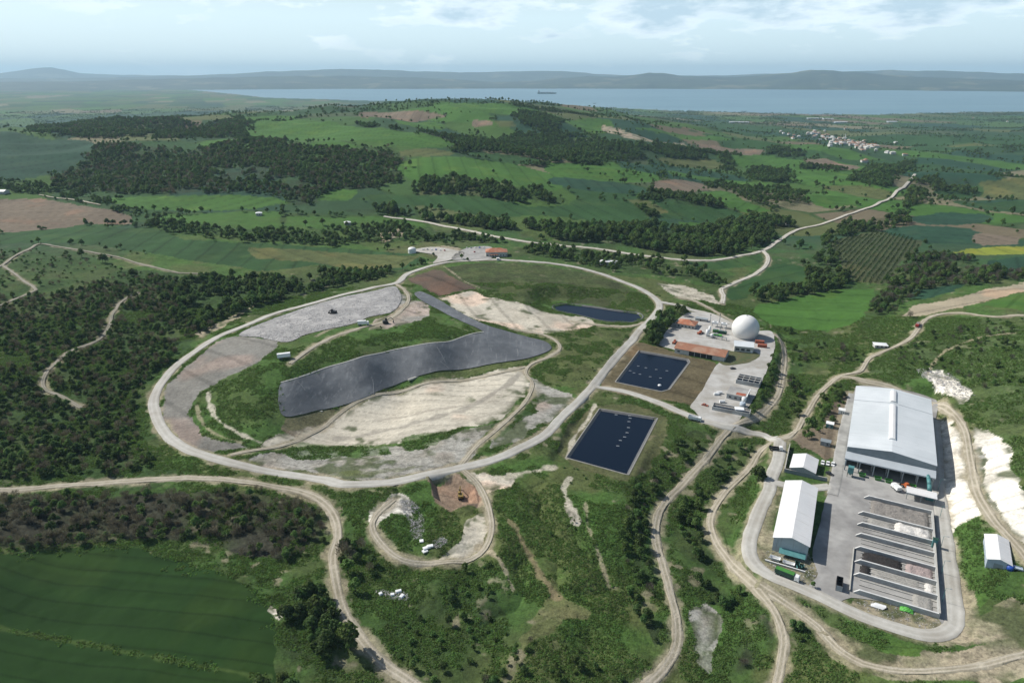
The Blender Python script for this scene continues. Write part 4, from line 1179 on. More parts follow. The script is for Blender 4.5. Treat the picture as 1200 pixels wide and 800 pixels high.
for i in np.nonzero(single)[0]:
    k = int(TK[i]); lab = ADJ[k][0] + ' ' + PHR[int(TF[i])]
    place_plant(k, int(rng.integers(NV)), TX[i], TY[i], TZ[i]-.1, TS[i], rng.uniform(0, 6.28), lab, {0: 'dark green trees ', 1: 'pale green trees ', 2: 'bushes ', 3: 'leafless trees '}[k] + PHR[int(TF[i])])
for (px, py), h, k, lab in LONE:
    p = at(px, py); k = KINDS.index(k)
    place_plant(k, 1, p[0], p[1], p[2]-.1, h/8, 1.0, lab, None)
r_ = ~single
scatter('woodland', np.stack([TX, TY, TZ-.15], 1)[r_], rng.uniform(0, 6.28, r_.sum()), TS[r_], TK[r_]*NV + rng.integers(0, NV, r_.sum()), veg_col,
        'woods, hedges and thickets of many trees and bushes over the hills and stream banks', 'woodland')
print('plants', len(TX), 'single', single.sum())

# weeds: low tussocks over the rough ground near the camera
weed_col = bpy.data.collections.new('weed_kit')
for j in range(5):
    rg = np.random.default_rng(900+j)
    lobes = [(rg.uniform(-.9, .9), rg.uniform(-.9, .9), .05, rg.uniform(.3, .6)) for _ in range(5)]
    Vv, Ff = leaves(rg, lobes, 46, .17, .55); Vv[:, 2] = np.maximum(Vv[:, 2], -.05)
    weed_col.objects.link(bpy.data.objects.new('tuft_%d' % j, np_mesh('tuft', Vv, Ff, [M['weed']])))
n = 290000
az = rng.uniform(math.radians(-47), math.radians(47), n); rr = np.sqrt(rng.uniform(140**2, 640**2, n))
x = rr*np.sin(az); y = rr*np.cos(az)
c, mm = land_colour(x, y, rr)
green = c[:, 1] > c[:, 0]*1.25
g = fbm(x, y, 14, 3, 66)
keep = green & (mm > .55) & (g > .43) & (road_clear(x, y) > 1.0)
for kp in KEEPOFF: keep &= ~in_poly(x, y, np.asarray(kp))
x, y = x[keep], y[keep]
scatter('rough_grass', np.stack([x, y, hz(x, y)-.03], 1), rng.uniform(0, 6.28, len(x)), rng.uniform(.5, 1.35, len(x)), rng.integers(0, 5, len(x)), weed_col,
        'tussocks of rough green grass and weeds over the open ground', 'grass')
print('weeds', len(x))

# the weedy strip through the bottom left field
sp = spline(atp([(-20,732),(60,747),(150,764),(250,783),(310,795)]), .8); sp = sp + rng.normal(0, .6, sp.shape)
k = fbm(sp[:, 0], sp[:, 1], 6, 2, 12) > .45; sp = sp[k]
scatter('rough_grass', np.c_[sp, hz(sp[:, 0], sp[:, 1])-.03], rng.uniform(0, 6.28, len(sp)), rng.uniform(.6, 1.6, len(sp)), rng.integers(0, 5, len(sp)), weed_col,
        'thin strip of taller weeds crossing the dark green field at bottom left', 'grass')
# ragged weedy margin round that field
fp = FIELDS_W[[i for i, f in enumerate(FIELDS_W) if f[0] == CROPD][0]][2]
mp_ = fp[(fp[:, 1] > 205)]; mp_ = np.repeat(mp_, 14, 0) + rng.normal(0, 3.2, (len(mp_)*14, 2))
mp_ = mp_[(fbm(mp_[:, 0], mp_[:, 1], 9, 2, 13) > .4)]
scatter('rough_grass', np.c_[mp_, hz(mp_[:, 0], mp_[:, 1])-.03], rng.uniform(0, 6.28, len(mp_)), rng.uniform(.7, 1.8, len(mp_)), rng.integers(0, 5, len(mp_)), weed_col,
        'ragged margin of weeds around the dark green field at bottom left', 'grass')

# vineyard rows
vp = spline(atp([(972,286),(1032,272.5),(1074,282),(1050,311),(1032,332),(1000,329),(988,308)]), 8, True)
e0 = at(1000, 330); e1 = at(1074, 281.5)
a = math.atan2(e1[1]-e0[1], e1[0]-e0[0])
a = math.radians(62) - .12
M['vine'] = leaf_mat('vine', (.030, .055, .018), (.04, .07, .02), .8, .3)
cen = vp.mean(0); d = np.array([math.cos(a), math.sin(a)]); nv = np.array([-d[1], d[0]])
first = True
for o_ in np.arange(-260, 260, 5.5):
    t = np.arange(-330, 330, 1.0); p = cen + nv*o_ + d*t[:, None]
    m = in_poly(p[:, 0], p[:, 1], vp); p = p[m]
    if len(p) < 12: continue
    rg = np.random.default_rng(int(o_)+1000)
    n = len(p)*3; q = p[rg.integers(0, len(p), n)] + rg.normal(0, .45, (n, 2))
    lobes = np.c_[q, hz(q[:, 0], q[:, 1]) + .9]
    V4, F4 = leaves(rg, [(0, 0, 0, .8)], n, .55)
    V4 = V4 + np.repeat(lobes, 4, 0)
    base = lobes.mean(0)
    tag(link('vine_row', np_mesh('vine_row', V4 - base, F4, [M['vine']]), None, base), 'long green row of vines in the striped vineyard beside the tree belt', 'vine row', 'rows of the vineyard')
# ------------------------------------------------------------------ built things
RZ = math.radians(-28)
BU = np.array([math.cos(math.radians(62)), math.sin(math.radians(62))]); BV = np.array([math.cos(RZ), math.sin(RZ)])
M['roofwhite'] = mat('white_sheet_roof', (.70,.70,.685), (.63,.635,.63), .12, rough=.5, bump=.25, ribs=('Y', 1.2), streak=((.06,1,.06), 1.1, (.54,.53,.50), .52))
M['roofhall'] = mat('hall_sheet_roof', (.60,.635,.645), (.545,.58,.595), .1, rough=.5, bump=.25, ribs=('Y', 1.0), c3=(.49,.53,.54), scale3=.03, streak=((.05,1,.05), .7, (.44,.47,.48), .52))
M['wallgrey'] = mat('grey_cladding', (.40,.45,.47), (.35,.40,.42), .3, rough=.6, bump=.2, ribs=('X', 1.6), streak=((1,1,.08), 1.0, (.25,.27,.27), .54))
M['gable'] = mat('dark_gable_sheet', (.22,.25,.265), (.18,.21,.225), .3, rough=.55, ribs=('X', 1.6), bump=.2)
M['canopy'] = mat('canopy_sheet', (.40,.44,.465), (.35,.385,.41), .15, rough=.5, ribs=('X', 1.2), bump=.2)
M['concrete_wall'] = mat('concrete_wall', (.44,.45,.44), (.36,.37,.36), .5, c3=(.28,.28,.27), scale3=.15)
M['coping'] = mat('pale_coping', (.58,.585,.57), (.49,.495,.48), .5)
M['steel'] = mat('painted_steel', (.30,.33,.34), (.25,.28,.29), 1, rough=.5)
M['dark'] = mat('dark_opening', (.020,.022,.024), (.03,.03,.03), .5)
M['glass'] = mat('window_glass', (.03,.04,.05), (.04,.05,.06), 1, rough=.12, spec=.6)
M['rust'] = mat('rusty_tiles', (.31,.15,.09), (.25,.12,.075), .35, rough=.85, c3=(.36,.24,.17), scale3=.12, lo3=.5, hi3=.75, bump=.2, ribs=('Y', 1.5))
M['terra'] = mat('terracotta_tiles', (.40,.155,.085), (.31,.12,.07), .6, rough=.85, c3=(.40,.25,.17), scale3=.3, bump=.2, ribs=('Y', 2))
M['plaster'] = mat('pale_plaster', (.50,.50,.46), (.43,.43,.40), .5, streak=((1,1,.1), 1.2, (.30,.29,.26), .55))
M['white'] = mat('white_paint', (.76,.77,.76), (.68,.69,.68), .6, rough=.4)
M['membrane'] = mat('white_membrane', (.74,.735,.71), (.68,.675,.65), .15, rough=.45)
M['teal'] = mat('teal_steel', (.09,.24,.24), (.07,.19,.19), .7, rough=.5)
M['green'] = mat('green_paint', (.07,.24,.045), (.05,.18,.035), .8, rough=.5)
M['dkgreen'] = mat('dark_green_paint', (.025,.075,.05), (.018,.05,.035), .8, rough=.5)
M['lime'] = mat('lime_paint', (.11,.40,.07), (.09,.33,.06), .8, rough=.5)
M['orange'] = mat('orange_paint', (.50,.13,.04), (.40,.10,.035), .8, rough=.5)
M['red'] = mat('red_paint', (.33,.03,.025), (.25,.025,.02), .8, rough=.45)
M['rustred'] = mat('red_oxide', (.36,.11,.06), (.27,.085,.05), .6, rough=.7)
M['yellow'] = mat('yellow_paint', (.30,.21,.06), (.22,.155,.05), .8, rough=.5)
M['black'] = mat('black_steel', (.022,.022,.024), (.035,.035,.037), .7, rough=.5)
M['rubber'] = mat('rubber', (.018,.018,.018), (.028,.028,.028), 1, rough=.9)
M['blue'] = mat('blue_plastic', (.03,.09,.38), (.025,.07,.30), .7, rough=.4)
M['shedwall'] = mat('shed_wall', (.40,.46,.52), (.34,.40,.46), .4, rough=.6)
M['liner'] = mat('black_liner', (.112,.121,.130), (.084,.092,.100), .12, rough=.65, spec=.3, c3=(.170,.182,.190), scale3=.05, lo3=.48, hi3=.75, bump=.35, bscale=.25, streak=((1,.10,1), .35, (.205,.215,.222), .54))
M['pondrim'] = mat('pond_liner', (.12,.12,.12), (.085,.088,.09), .3, rough=.5)
M['pondkerb'] = mat('pond_kerb', (.30,.29,.26), (.22,.215,.19), .4)
M['floatgrey'] = mat('float_grey', (.42,.43,.43), (.33,.34,.34), 1)
M['kerb'] = mat('pale_kerb', (.46,.45,.41), (.38,.37,.33), .5)
pw_, nt, bs = new_mat('pond_water')
bs.inputs['Base Color'].default_value = (.004, .009, .020, 1); bs.inputs['Roughness'].default_value = .2; bs.inputs['Specular IOR Level'].default_value = .12
_t = N(nt, 'ShaderNodeTexCoord').outputs['Object']; _b = N(nt, 'ShaderNodeBump'); _b.inputs['Strength'].default_value = .12; _b.inputs['Distance'].default_value = .3
nt.links.new(noise_node(nt, _t, .5, 4), _b.inputs['Height']); nt.links.new(_b.outputs[0], bs.inputs['Normal'])
M['water'] = pw_

# ---------------- ponds
for key, lab in (('oval', None), ('square', None), ('lower', None)):
    pxs, pys, z = PONDS[key]
    p = at_z(pxs, pys, z)[:, :2]
    sp = spline(p, 2.5, True) if key == 'oval' else None
    if sp is None:
        sp = np.concatenate([np.linspace(p[i], p[(i+1) % len(p)], 16, endpoint=False) for i in range(len(p))])
    c = sp.mean(0)

    def inset(s, d):
        t = np.roll(s, -1, 0) - np.roll(s, 1, 0); t /= np.linalg.norm(t, axis=1)[:, None]
        nn = np.stack([-t[:, 1], t[:, 0]], 1)
        sg = np.sign(np.mean(np.sum((c-s)*nn, 1)))
        return s + nn*sg*d
    rings = [(inset(sp, -.75), z+.02), (inset(sp, -.7), z+.26), (inset(sp, -.1), z+.30), (inset(sp, 1.6), z-1.0), (inset(sp, 3.0), z-1.9)]
    Vv = np.concatenate([np.c_[r, np.full(len(r), h)] for r, h in rings]); L = len(sp)
    fs = [(k*L+i, k*L+(i+1) % L, (k+1)*L+(i+1) % L, (k+1)*L+i) for k in range(4) for i in range(L)]
    mi = [0 if k < 2 else 1 for k in range(4) for i in range(L)]
    bm_ = MB(); bm_.add(Vv, fs, 0); bm_.m = mi
    o = bm_.build('pond_rim', [M['pondkerb'] if key != 'oval' else M['pondrim'], M['pondrim']], smooth=False); tag(o, kind='structure')
    drape('pond_water', None, M['water'], 5, world=np.c_[inset(sp, 1.2), np.zeros(L)], z=z-.72, jit=0, sm=False)
# floats on the two pond covers
fl = [(715+dx, 489+dy) for dx, dy in []]
for pts, lab, grp, z in (([(738.5,434.5),(743,437),(750,438.5),(757,431),(762,441.5),(769,433),(774,443),(781.5,434.5),(748,429)], 'small pale float in the rows of floats on the square pond', 'floats on the square pond', .3),
                         ([(722,486),(738,487),(737,494),(736.5,501),(735,507),(732,512),(727,516),(724,522.5),(738.5,490)], 'small pale float in the curved line of floats on the lower pond', 'floats on the lower pond', -.7)):
    for a, b in pts:
        q = at_z(a, b, z)
        f = MB().tube((-.8, 0, .05), (.8, 0, .05), .3, .3, 8); f.tube((-.9, 0, .05), (-.8, 0, .05), .1, .3, 8).tube((.8, 0, .05), (.9, 0, .05), .3, .1, 8)
        o = f.build('float', M['floatgrey']); o.location = q; o.rotation_euler.z = RZ + .3; tag(o, lab, 'float', grp)
q = at_z(773, 451.5, .3)
o = MB().dome(0, 0, 0, 1.3, 0, PI/2, 14, 5, sz=.7).build('float', M['white'], smooth=True); o.location = q; tag(o, 'round white buoy near the front corner of the square pond', 'buoy')
q = at_z(783, 449, .4)

# ---------------- landfill sheets and waste
lin = [(330,449),(348,444),(382,432),(419,421),(462,411),(513,402.6),(547,394),(566,390),(550,381),(515,364),(490,350),(486,344),(492,342),(501,345),(535,364),(569,381),(592,388),(617,395),(640,401),(646,409),(626,418),(575,427),(535,434),(501,438),(479,445),(462,452),(428,466),(385,479),(365,483),(333,488)]
drape('landfill_liner', lin, M['liner'], 2.5, .25, jit=.35)
M['linerseam'] = mat('liner_seam', (.22,.23,.235), (.15,.16,.165), .6)
# pale anchor line and seams on the liner
sp = spline(atp([(329,449),(348,443.6),(382,431.5),(419,420.5),(462,410.5),(513,402),(547,393.5),(567,389.5)]), 3)
ribbon('liner_edge', sp, .9, M['kerb'], .42)
for a, b in (((512,407),(522,425)), ((437,445),(438,462)), ((349,448),(358,458)), ((516,424),(527,433)), ((606,409),(607,418))):
    ribbon('liner_seam', spline(atp([a, ((a[0]+b[0])/2+.6, (a[1]+b[1])/2), b]), 2.5), .55, M['linerseam'], .36)
M['waste'] = mat('waste_cover', (.34,.335,.325), (.22,.215,.21), .5, rough=.9, c3=(.45,.44,.42), scale3=.07, bump=.9, bscale=.8)
wst = [(280,393),(300,382),(340,367),(388,352),(440,341),(462,336),(468,342),(470,352),(456,367),(432,372),(416,379),(384,386),(356,393),(338,401),(300,395)]
drape('tipping_face', wst, M['waste'], 3, .10)
M['litter'] = mat('litter', (.42,.42,.41), (.26,.25,.25), .2, rough=.6, island=1.5, instance=.6)
M['litter_colour'] = mat('litter_colour', (.22,.27,.32), (.35,.25,.20), 3, rough=.6, island=1.2, instance=.7)
rub_col = bpy.data.collections.new('litter_kit')
for j in range(4):
    rg = random.Random(60+j); b = MB()
    for i in range(9):
        x, y = rg.uniform(-1, 1), rg.uniform(-1, 1); s = rg.uniform(.12, .4)
        vs = [(x+rg.uniform(-s, s), y+rg.uniform(-s, s), rg.uniform(0, s*.9)) for _ in range(4)]
        b.add(vs, [(0, 1, 2), (0, 2, 3), (0, 3, 1), (1, 3, 2)], 0 if rg.random() < .8 else 1)
    me = bpy.data.meshes.new('litter'); me.from_pydata(b.v, [], b.f); me.materials.append(M['litter']); me.materials.append(M['litter_colour'])
    me.polygons.foreach_set('material_index', b.m); rub_col.objects.link(bpy.data.objects.new('litter_%d' % j, me))


def litter(name, px, n, smin, smax, label, thr=.3, off=.1):
    poly = spline(atp(px), 8, True); x, y, A = sample_poly(poly, n)
    k = fbm(x, y, 16, 3, 44) > thr; x, y = x[k], y[k]
    scatter(name, np.stack([x, y, hz(x, y)+off], 1), rng.uniform(0, 6.28, len(x)), rng.uniform(smin, smax, len(x)), rng.integers(0, 4, len(x)), rub_col, label, 'waste')


litter('waste', wst, 9000, .5, 1.6, 'pale grey household waste spread over the tipping face', .36, .2)
litter('rubbish', [(468,586),(482,586),(496,608),(494,630),(486,632),(480,612)], 520, .45, 1.1, 'blue-grey rubbish spilling down the bank inside the small dirt loop')
litter('rubbish', [(508,634),(520,628),(524,636),(514,642),(506,642)], 150, .35, .8, 'grey and blue rubbish beside the white debris in the small dirt loop')
litter('rubble', [(438,692),(452,692),(478,694),(478,703),(455,701)], 160, .4, .9, 'white broken rubble strewn on the grass below the small dirt loop')
litter('stones', [(1074,432),(1104,434),(1138,458),(1136,470),(1100,458)], 260, .8, 2.2, 'broken pale rock on the chalky patch behind the big hall')
litter('stones', [(470,345),(500,352),(500,366),(478,378),(452,380),(470,364)], 160, .4, 1.1, 'loose pale stones along the landfill track end')
litter('rubble', [(905,640),(953,652),(958,680),(935,688),(900,672)], 240, .3, .9, 'loose rubble and scraps on the bare ground below the white long shed')
litter('rubble', [(1002,706),(1022,703),(1100,724),(1104,738),(1060,735)], 150, .3, .9, 'scraps and rubble on the bare strip below the composting bays')
for (a, b), ln, an, z in (((500,642),3.4,.5,.7), ((504,640),2.8,.3,.7), ((498,646),2.4,.6,.6), ((494,634),1.8,.2,.6)):
    q = at(a, b); o = MB().prism([(-.9,0),(.9,0),(1,.5),(.5,z),(-.7,z*.9),(-1,.4)], 'x', -ln/2, ln/2).build('debris_slab', M['white'], bevel=.08); o.location = q; o.rotation_euler.z = an
    tag(o, 'white slab of debris dumped inside the small dirt loop', 'debris', 'white slabs of debris in the small dirt loop')
for (a, b), ln, an in (((467,693),2.4,.4), ((471,699),2.0,1.0), ((460,697),1.6,.2), ((446,696),1.4,.7)):
    q = at(a, b); o = MB().prism([(-.8,0),(.8,0),(.9,.5),(.4,.9),(-.6,.8),(-.9,.4)], 'x', -ln/2, ln/2).build('debris_slab', M['white'], bevel=.08); o.location = q; o.rotation_euler.z = an
    tag(o, 'white block of broken concrete on the grass below the small dirt loop', 'debris', 'white concrete blocks on the grass')
q = at(378.5, 484.5)
o = MB().prism([(-.7,0),(.7,0),(.55,1.1),(-.55,1.1)], 'x', -8.5, 8.5).build('concrete_beam', M['kerb'], bevel=.08); o.location = (q[0]-9, q[1], q[2]); o.rotation_euler.z = .22
tag(o, 'long pale concrete beam at the lower left corner of the black liner', 'beam')
q = at(484, 444)
o = MB().prism([(-.8,0),(.8,0),(.5,1.2),(-.6,1.0)], 'x', -4, 4).build('concrete_beam', M['kerb'], bevel=.08); o.location = q; o.rotation_euler.z = .75
tag(o, 'short pale concrete block lying at the middle of the liner edge', 'beam')


# ---------------- buildings
def gable_roof(b, W, L, he, hr, ov=.4, th=.18, m=0, ridge=None):
    rx = W/2 if ridge is None else ridge
    s1 = (hr-he)/rx; s2 = (hr-he)/(W-rx)
    b.prism([(-ov, he-ov*s1), (rx, hr), (W+ov, he-ov*s2), (W+ov, he-ov*s2+th), (rx, hr+th), (-ov, he-ov*s1+th)], 'y', -ov, L+ov, m)
    return b


def gable_walls(b, W, L, he, hr, m=0, base=-1.2):
    b.prism([(0, base), (W, base), (W, he), (W/2, hr-.02), (0, he)], 'y', 0, L, m); return b


def shed(label, cat, name, loc, rz, W, L, he, hr, wm, rm, openings=(), group=None, ov=.4):
    """gabled building: local x across, y along; openings = (side, pos, z0, width, height, kind)"""
    t = thing(name, label, cat, loc, rz, group)
    gable_walls(MB(), W, L, he, hr).build('wall', wm, t)
    gable_roof(MB(), W, L, he, hr, ov).build('roof', rm, t)
    for side, pos, z0, w_, h_, kind in openings:
        b = MB(); pr = .05
        if side == 'f': b.box(pos, -pr, z0, pos+w_, .1, z0+h_)
        elif side == 'b': b.box(pos, L-.1, z0, pos+w_, L+pr, z0+h_)
        elif side == 'l': b.box(-pr, pos, z0, .1, pos+w_, z0+h_)
        else: b.box(W-.1, pos, z0, W+pr, pos+w_, z0+h_)
        fr = b.build(kind, M['dark'] if kind == 'opening' else (M['glass'] if kind == 'window' else M['steel']), t)
    return t


def hip_house(name, label, cat, loc, rz, W, L, he, hr, wm, rm, group=None, ov=.5, openings=True):
    t = thing(name, label, cat, loc, rz, group)
    MB().box(0, 0, -1, W, L, he).build('wall', wm, t)
    i = min(W, L)*.5
    z0 = he - .05
    if L >= W: r1, r2 = (W/2, i, hr), (W/2, L-i, hr)
    else: r1, r2 = (i, L/2, hr), (W-i, L/2, hr)
    c = [(-ov, -ov, z0), (W+ov, -ov, z0), (W+ov, L+ov, z0), (-ov, L+ov, z0)]
    vs = c + [(x, y, z+.15) for x, y, z in c] + [r1, r2]
    if L >= W: fs = [(4, 5, 8), (5, 6, 9, 8), (6, 7, 9), (7, 4, 8, 9)]
    else: fs = [(4, 5, 9, 8), (5, 6, 9), (6, 7, 8, 9), (7, 4, 8)]
    fs += [(3, 2, 1, 0), (0, 1, 5, 4), (1, 2, 6, 5), (2, 3, 7, 6), (3, 0, 4, 7)]
    MB().add(vs, fs).build('roof', rm, t)
    if openings:
        for x in np.arange(1.2, W-1.6, 3.0):
            f = MB().box(x, -.06, 1.0, x+1.3, .1, 2.3).build('window', M['glass'], t)
        MB().box(W-.1, L*.4, .05, W+.06, L*.4+1.1, 2.2).build('door', M['steel'], t)
    return t


# the big sorting hall
p0 = at_z(994, 523, 12.0)
t = thing('sorting_hall', 'largest building: big hall with a wide pale roof, ridge vents and an open dark front', 'hall', (p0[0], p0[1], 0), RZ)
W, L, he, hr = 41.4, 87.0, 12.0, 14.6
MB().box(0, 0, -.5, .35, L, he).build('side_wall', M['wallgrey'], t)
MB().box(W-.35, 0, -.5, W, L, he).build('side_wall', M['wallgrey'], t)
MB().prism([(.36, -.5), (W-.36, -.5), (W-.36, he), (W/2, hr-.1), (.36, he)], 'y', L-.4, L, 0).build('back_wall', M['wallgrey'], t)
rf = gable_roof(MB(), W, L, he, hr, .5, .25).build('roof', M['roofhall'], t)
MB().box(-.55, L*.735, he-.15, -.5, L*.735+.35, he+.2).build('gutter', M['steel'], rf)
b = MB(); b.prism([(-.5, he+.2), (W/2, hr+.24), (W+.5, he+.2), (W+.5, he+.30), (W/2, hr+.34), (-.5, he+.30)], 'y', L*.735, L*.735+.5)
b.build('roof_joint', M['canopy'], rf)
for y0, y1 in ((L*.16, L*.70), (L*.755, L*.95)):
    v = MB(); v.prism([(W/2-1.7, hr-.05), (W/2-1.7, hr+.55), (W/2-1.1, hr+.95), (W/2, hr+1.15), (W/2+1.1, hr+.95), (W/2+1.7, hr+.55), (W/2+1.7, hr-.05)], 'y', y0, y1)
    v.build('ridge_vent', M['roofwhite'], rf)
MB().prism([(-.3, 9.2), (W+.3, 9.2), (W+.3, he-.15), (W/2, hr-.15), (-.3, he-.15)], 'y', -.3, -.05).build('gable_panel', M['gable'], t)
b = MB(); b.prism([(-.32, 9.3), (-5.6, 7.6), (-5.6, 7.35), (-.32, 9.05)], 'x', -.6, W+.6)
b.build('canopy', M['canopy'], t)
b = MB(); b.box(-.6, -5.75, 6.9, W+.6, -5.62, 7.62); b.build('canopy_fascia', M['canopy'], t)
for i in range(7):
    x = .3 + i*(W-.6)/6
    MB().box(x-.28, -5.35, -.3, x+.28, -4.8, 7.3).build('column', M['steel'], t)
MB().box(.4, 14, 0, W-.4, 14.3, he).build('inner_wall', M['gable'], t)
b = MB()
for x in (6, 13, 20, 27, 34): b.box(x, -.5, 0, x+.4, 13.9, 4.0)
b.build('partition', M['concrete_wall'], t)
bx, by = p0[0], p0[1]


def hl(x, y, z=0):
    return (bx + BV[0]*x + BU[0]*y, by + BV[1]*x + BU[1]*y, z)


# machinery in front of the hall
def skip(loc, rz, m, name, label, cat, group, Ls=3.6, Ws=1.9, Hs=1.5):
    t = thing(name, label, cat, loc, rz, group)
    b = MB(); w1, l1 = Ws/2, Ls/2; k = .72
    vs = [(-l1*k, -w1*k, .15), (l1*k, -w1*k, .15), (l1*k, w1*k, .15), (-l1*k, w1*k, .15), (-l1, -w1, Hs), (l1, -w1, Hs), (l1, w1, Hs), (-l1, w1, Hs),
          (-l1+.1, -w1+.1, Hs), (l1-.1, -w1+.1, Hs), (l1-.1, w1-.1, Hs), (-l1+.1, w1-.1, Hs), (-l1*k, -w1*k, .3), (l1*k, -w1*k, .3), (l1*k, w1*k, .3), (-l1*k, w1*k, .3)]
    fs = [(3, 2, 1, 0)] + [(i, (i+1) % 4, 4+(i+1) % 4, 4+i) for i in range(4)] + [(4+i, 4+(i+1) % 4, 8+(i+1) % 4, 8+i) for i in range(4)] + [(8+i, 8+(i+1) % 4, 12+(i+1) % 4, 12+i) for i in range(4)] + [(12, 13, 14, 15)]
    b.add(vs, fs); b.build('body', m, t)
    MB().box(-l1-.06, -w1-.05, Hs-.22, l1+.06, -w1+.02, Hs-.08).build('rim', M['steel'], t)
    f = MB()
    for x in (-.9, .9): f.box(x-.1, -w1*.7, -.05, x+.1, w1*.7, .14)
    f.build('runner', M['black'], t)
    return t


for x in (9, 16.5, 21.5, 32.5):
    skip(hl(x, -7.6), RZ+.1, M['green'], 'skip', 'green open skip standing under the front canopy of the big hall', 'skip', 'green skips in front of the big hall', 3.4, 2.2, 1.9)
t = thing('hopper', 'dark teal steel hopper tower at the left corner of the big hall front', 'hopper', hl(3.2, -10.5), RZ)
MB().box(-1.4, -1.4, 3.0, 1.4, 1.4, 6.0).build('bin', M['teal'], t)
MB().add([(-1.4,-1.4,3),(1.4,-1.4,3),(1.4,1.4,3),(-1.4,1.4,3),(-.4,-.4,1.3),(.4,-.4,1.3),(.4,.4,1.3),(-.4,.4,1.3)], [(0,1,5,4),(1,2,6,5),(2,3,7,6),(3,0,4,7),(4,5,6,7)]).build('funnel', M['teal'], t)
for sx_ in (-1, 1):
    for sy_ in (-1, 1): MB().box(sx_*1.25-.12, sy_*1.25-.12, -.1, sx_*1.25+.12, sy_*1.25+.12, 3).build('leg', M['dkgreen'], t)
t = thing('dust_duct', 'curved teal duct arching down from the right end of the hall front', 'duct', hl(38.5, -6), RZ)
b = MB(); pv_ = [(math.sin(a)*5 - 5, 0, 0) for a in []]
pts = [(0, 4, 6.6), (0, 1.5, 7.4), (.3, -1.5, 7.2), (.8, -4.5, 5.8), (1.2, -7.0, 3.6), (1.4, -8.6, 1.2)]
for i in range(5): b.tube(pts[i], pts[i+1], .85+.06*i, .91+.06*i, 12)
b.build('pipe', M['teal'], t, smooth=True)
MB().cbox(1.5, -9.3, 1.6, 3.4, 2.6, 3.2).build('filter_box', M['teal'], t, bevel=.08)
t = thing('flat_shelter', 'flat white roofed shelter between the hall and the composting bays', 'shelter', hl(29.5, -20.6), RZ)
MB().box(-.2, -.3, 4.1, 13.2, 6.2, 4.4).build('roof', M['roofwhite'], t)
for x in (.1, 6.4, 12.6):
    for y in (.1, 5.6): MB().box(x, y, -.2, x+.25, y+.25, 4.09).build('post', M['steel'], t)
MB().box(.4, 5.3, -.2, 12.6, 5.55, 4.08).build('back_wall', M['wallgrey'], t)
MB().box(0, 6.3, -.2, 12.6, 9.6, 1.6).build('loading_ramp', M['concrete_wall'], t)

# composting bays
wl = [((1013,580),(1094,598)), ((1006,600),(1094,617)), ((1005,613),(1093,630)), ((1003,627),(1096,643)), ((1002,642),(1097,660)), ((1002,656),(1098,678)), ((1001,671),(1099,695)), ((1001,690),(1100,717))]
A = at_z([a[0] for a, b in wl], [a[1] for a, b in wl], 2.4); B_ = at_z([b[0] for a, b in wl], [b[1] for a, b in wl], 2.4)
org = A[-1].copy(); t = thing('compost_bays', 'block of long open concrete composting bays in the yard', 'composting bays', (org[0], org[1], 0), RZ)


def loc2(p):
    d = np.asarray(p)[:2] - org[:2]
    return float(d@BV), float(d@BU)


xr = np.median([loc2(b)[0] for b in B_]); ys = []
for i in range(8):
    (xa, ya), (xb, yb) = loc2(A[i]), loc2(B_[i]); y = (ya+yb)/2; ys.append(y)
    b = MB(); b.prism([(xa, -.3), (xr-.2, -.3), (xr-.2, 2.4), (xa+2.0, 2.4), (xa, .6)], 'y', y-.2, y+.2)
    w_ = b.build('bay_wall', M['concrete_wall'], t)
    b = MB(); b.prism([(xa, .61), (xa, .68), (xa+2.0, 2.48), (xr-.2, 2.48), (xr-.2, 2.402), (xa+2.0, 2.402)], 'y', y-.38, y+.38)
    b.build('coping', M['coping'], w_)
MB().box(.5, ys[7]+.21, -.2, xr-.21, ys[0]-.21, .10).build('floor_slab', M['lotconcrete'], t)
for i in range(7):
    ym = (ys[i]+ys[i+1])/2; xs_ = loc2(A[i])[0] + 2.5
    for off_ in (-.30, .02, .33):
        yy_ = ym + off_*(ys[i]-ys[i+1])
        MB().box(xs_, yy_-.14, .10, xr-.25, yy_+.14, .62).build('lane_kerb', M['kerb'], t)
MB().box(xr-.2, ys[-1]-.3, -.3, xr+.3, ys[0]+.3, 2.9).build('end_wall', M['concrete_wall'], t)
MB().box(xr-.26, ys[-1]-.3, 2.9, xr+.36, ys[0]+.3, 3.0).build('end_coping', M['kerb'], t)
xa = min(loc2(a)[0] for a in A[4:])
MB().box(xa-.5, ys[7], -.3, xa-.15, ys[4], 1.1).build('front_kerb', M['kerb'], t)
M['compost'] = mat('compost', (.27,.25,.225), (.20,.185,.165), .6, bump=.8, bscale=1.2)
M['compost_pale'] = mat('compost_pale', (.34,.33,.30), (.27,.26,.235), .6, bump=.6, bscale=1.2)
M['compost_pink'] = mat('compost_pink', (.40,.32,.30), (.30,.25,.235), .7, bump=.8, bscale=1.2)
M['compost_black'] = mat('compost_black', (.022,.020,.018), (.035,.03,.028), .8, bump=.8, bscale=1.2)
M['plasterheap'] = mat('white_heap', (.66,.64,.60), (.52,.50,.46), .5, bump=.6, bscale=1.0)


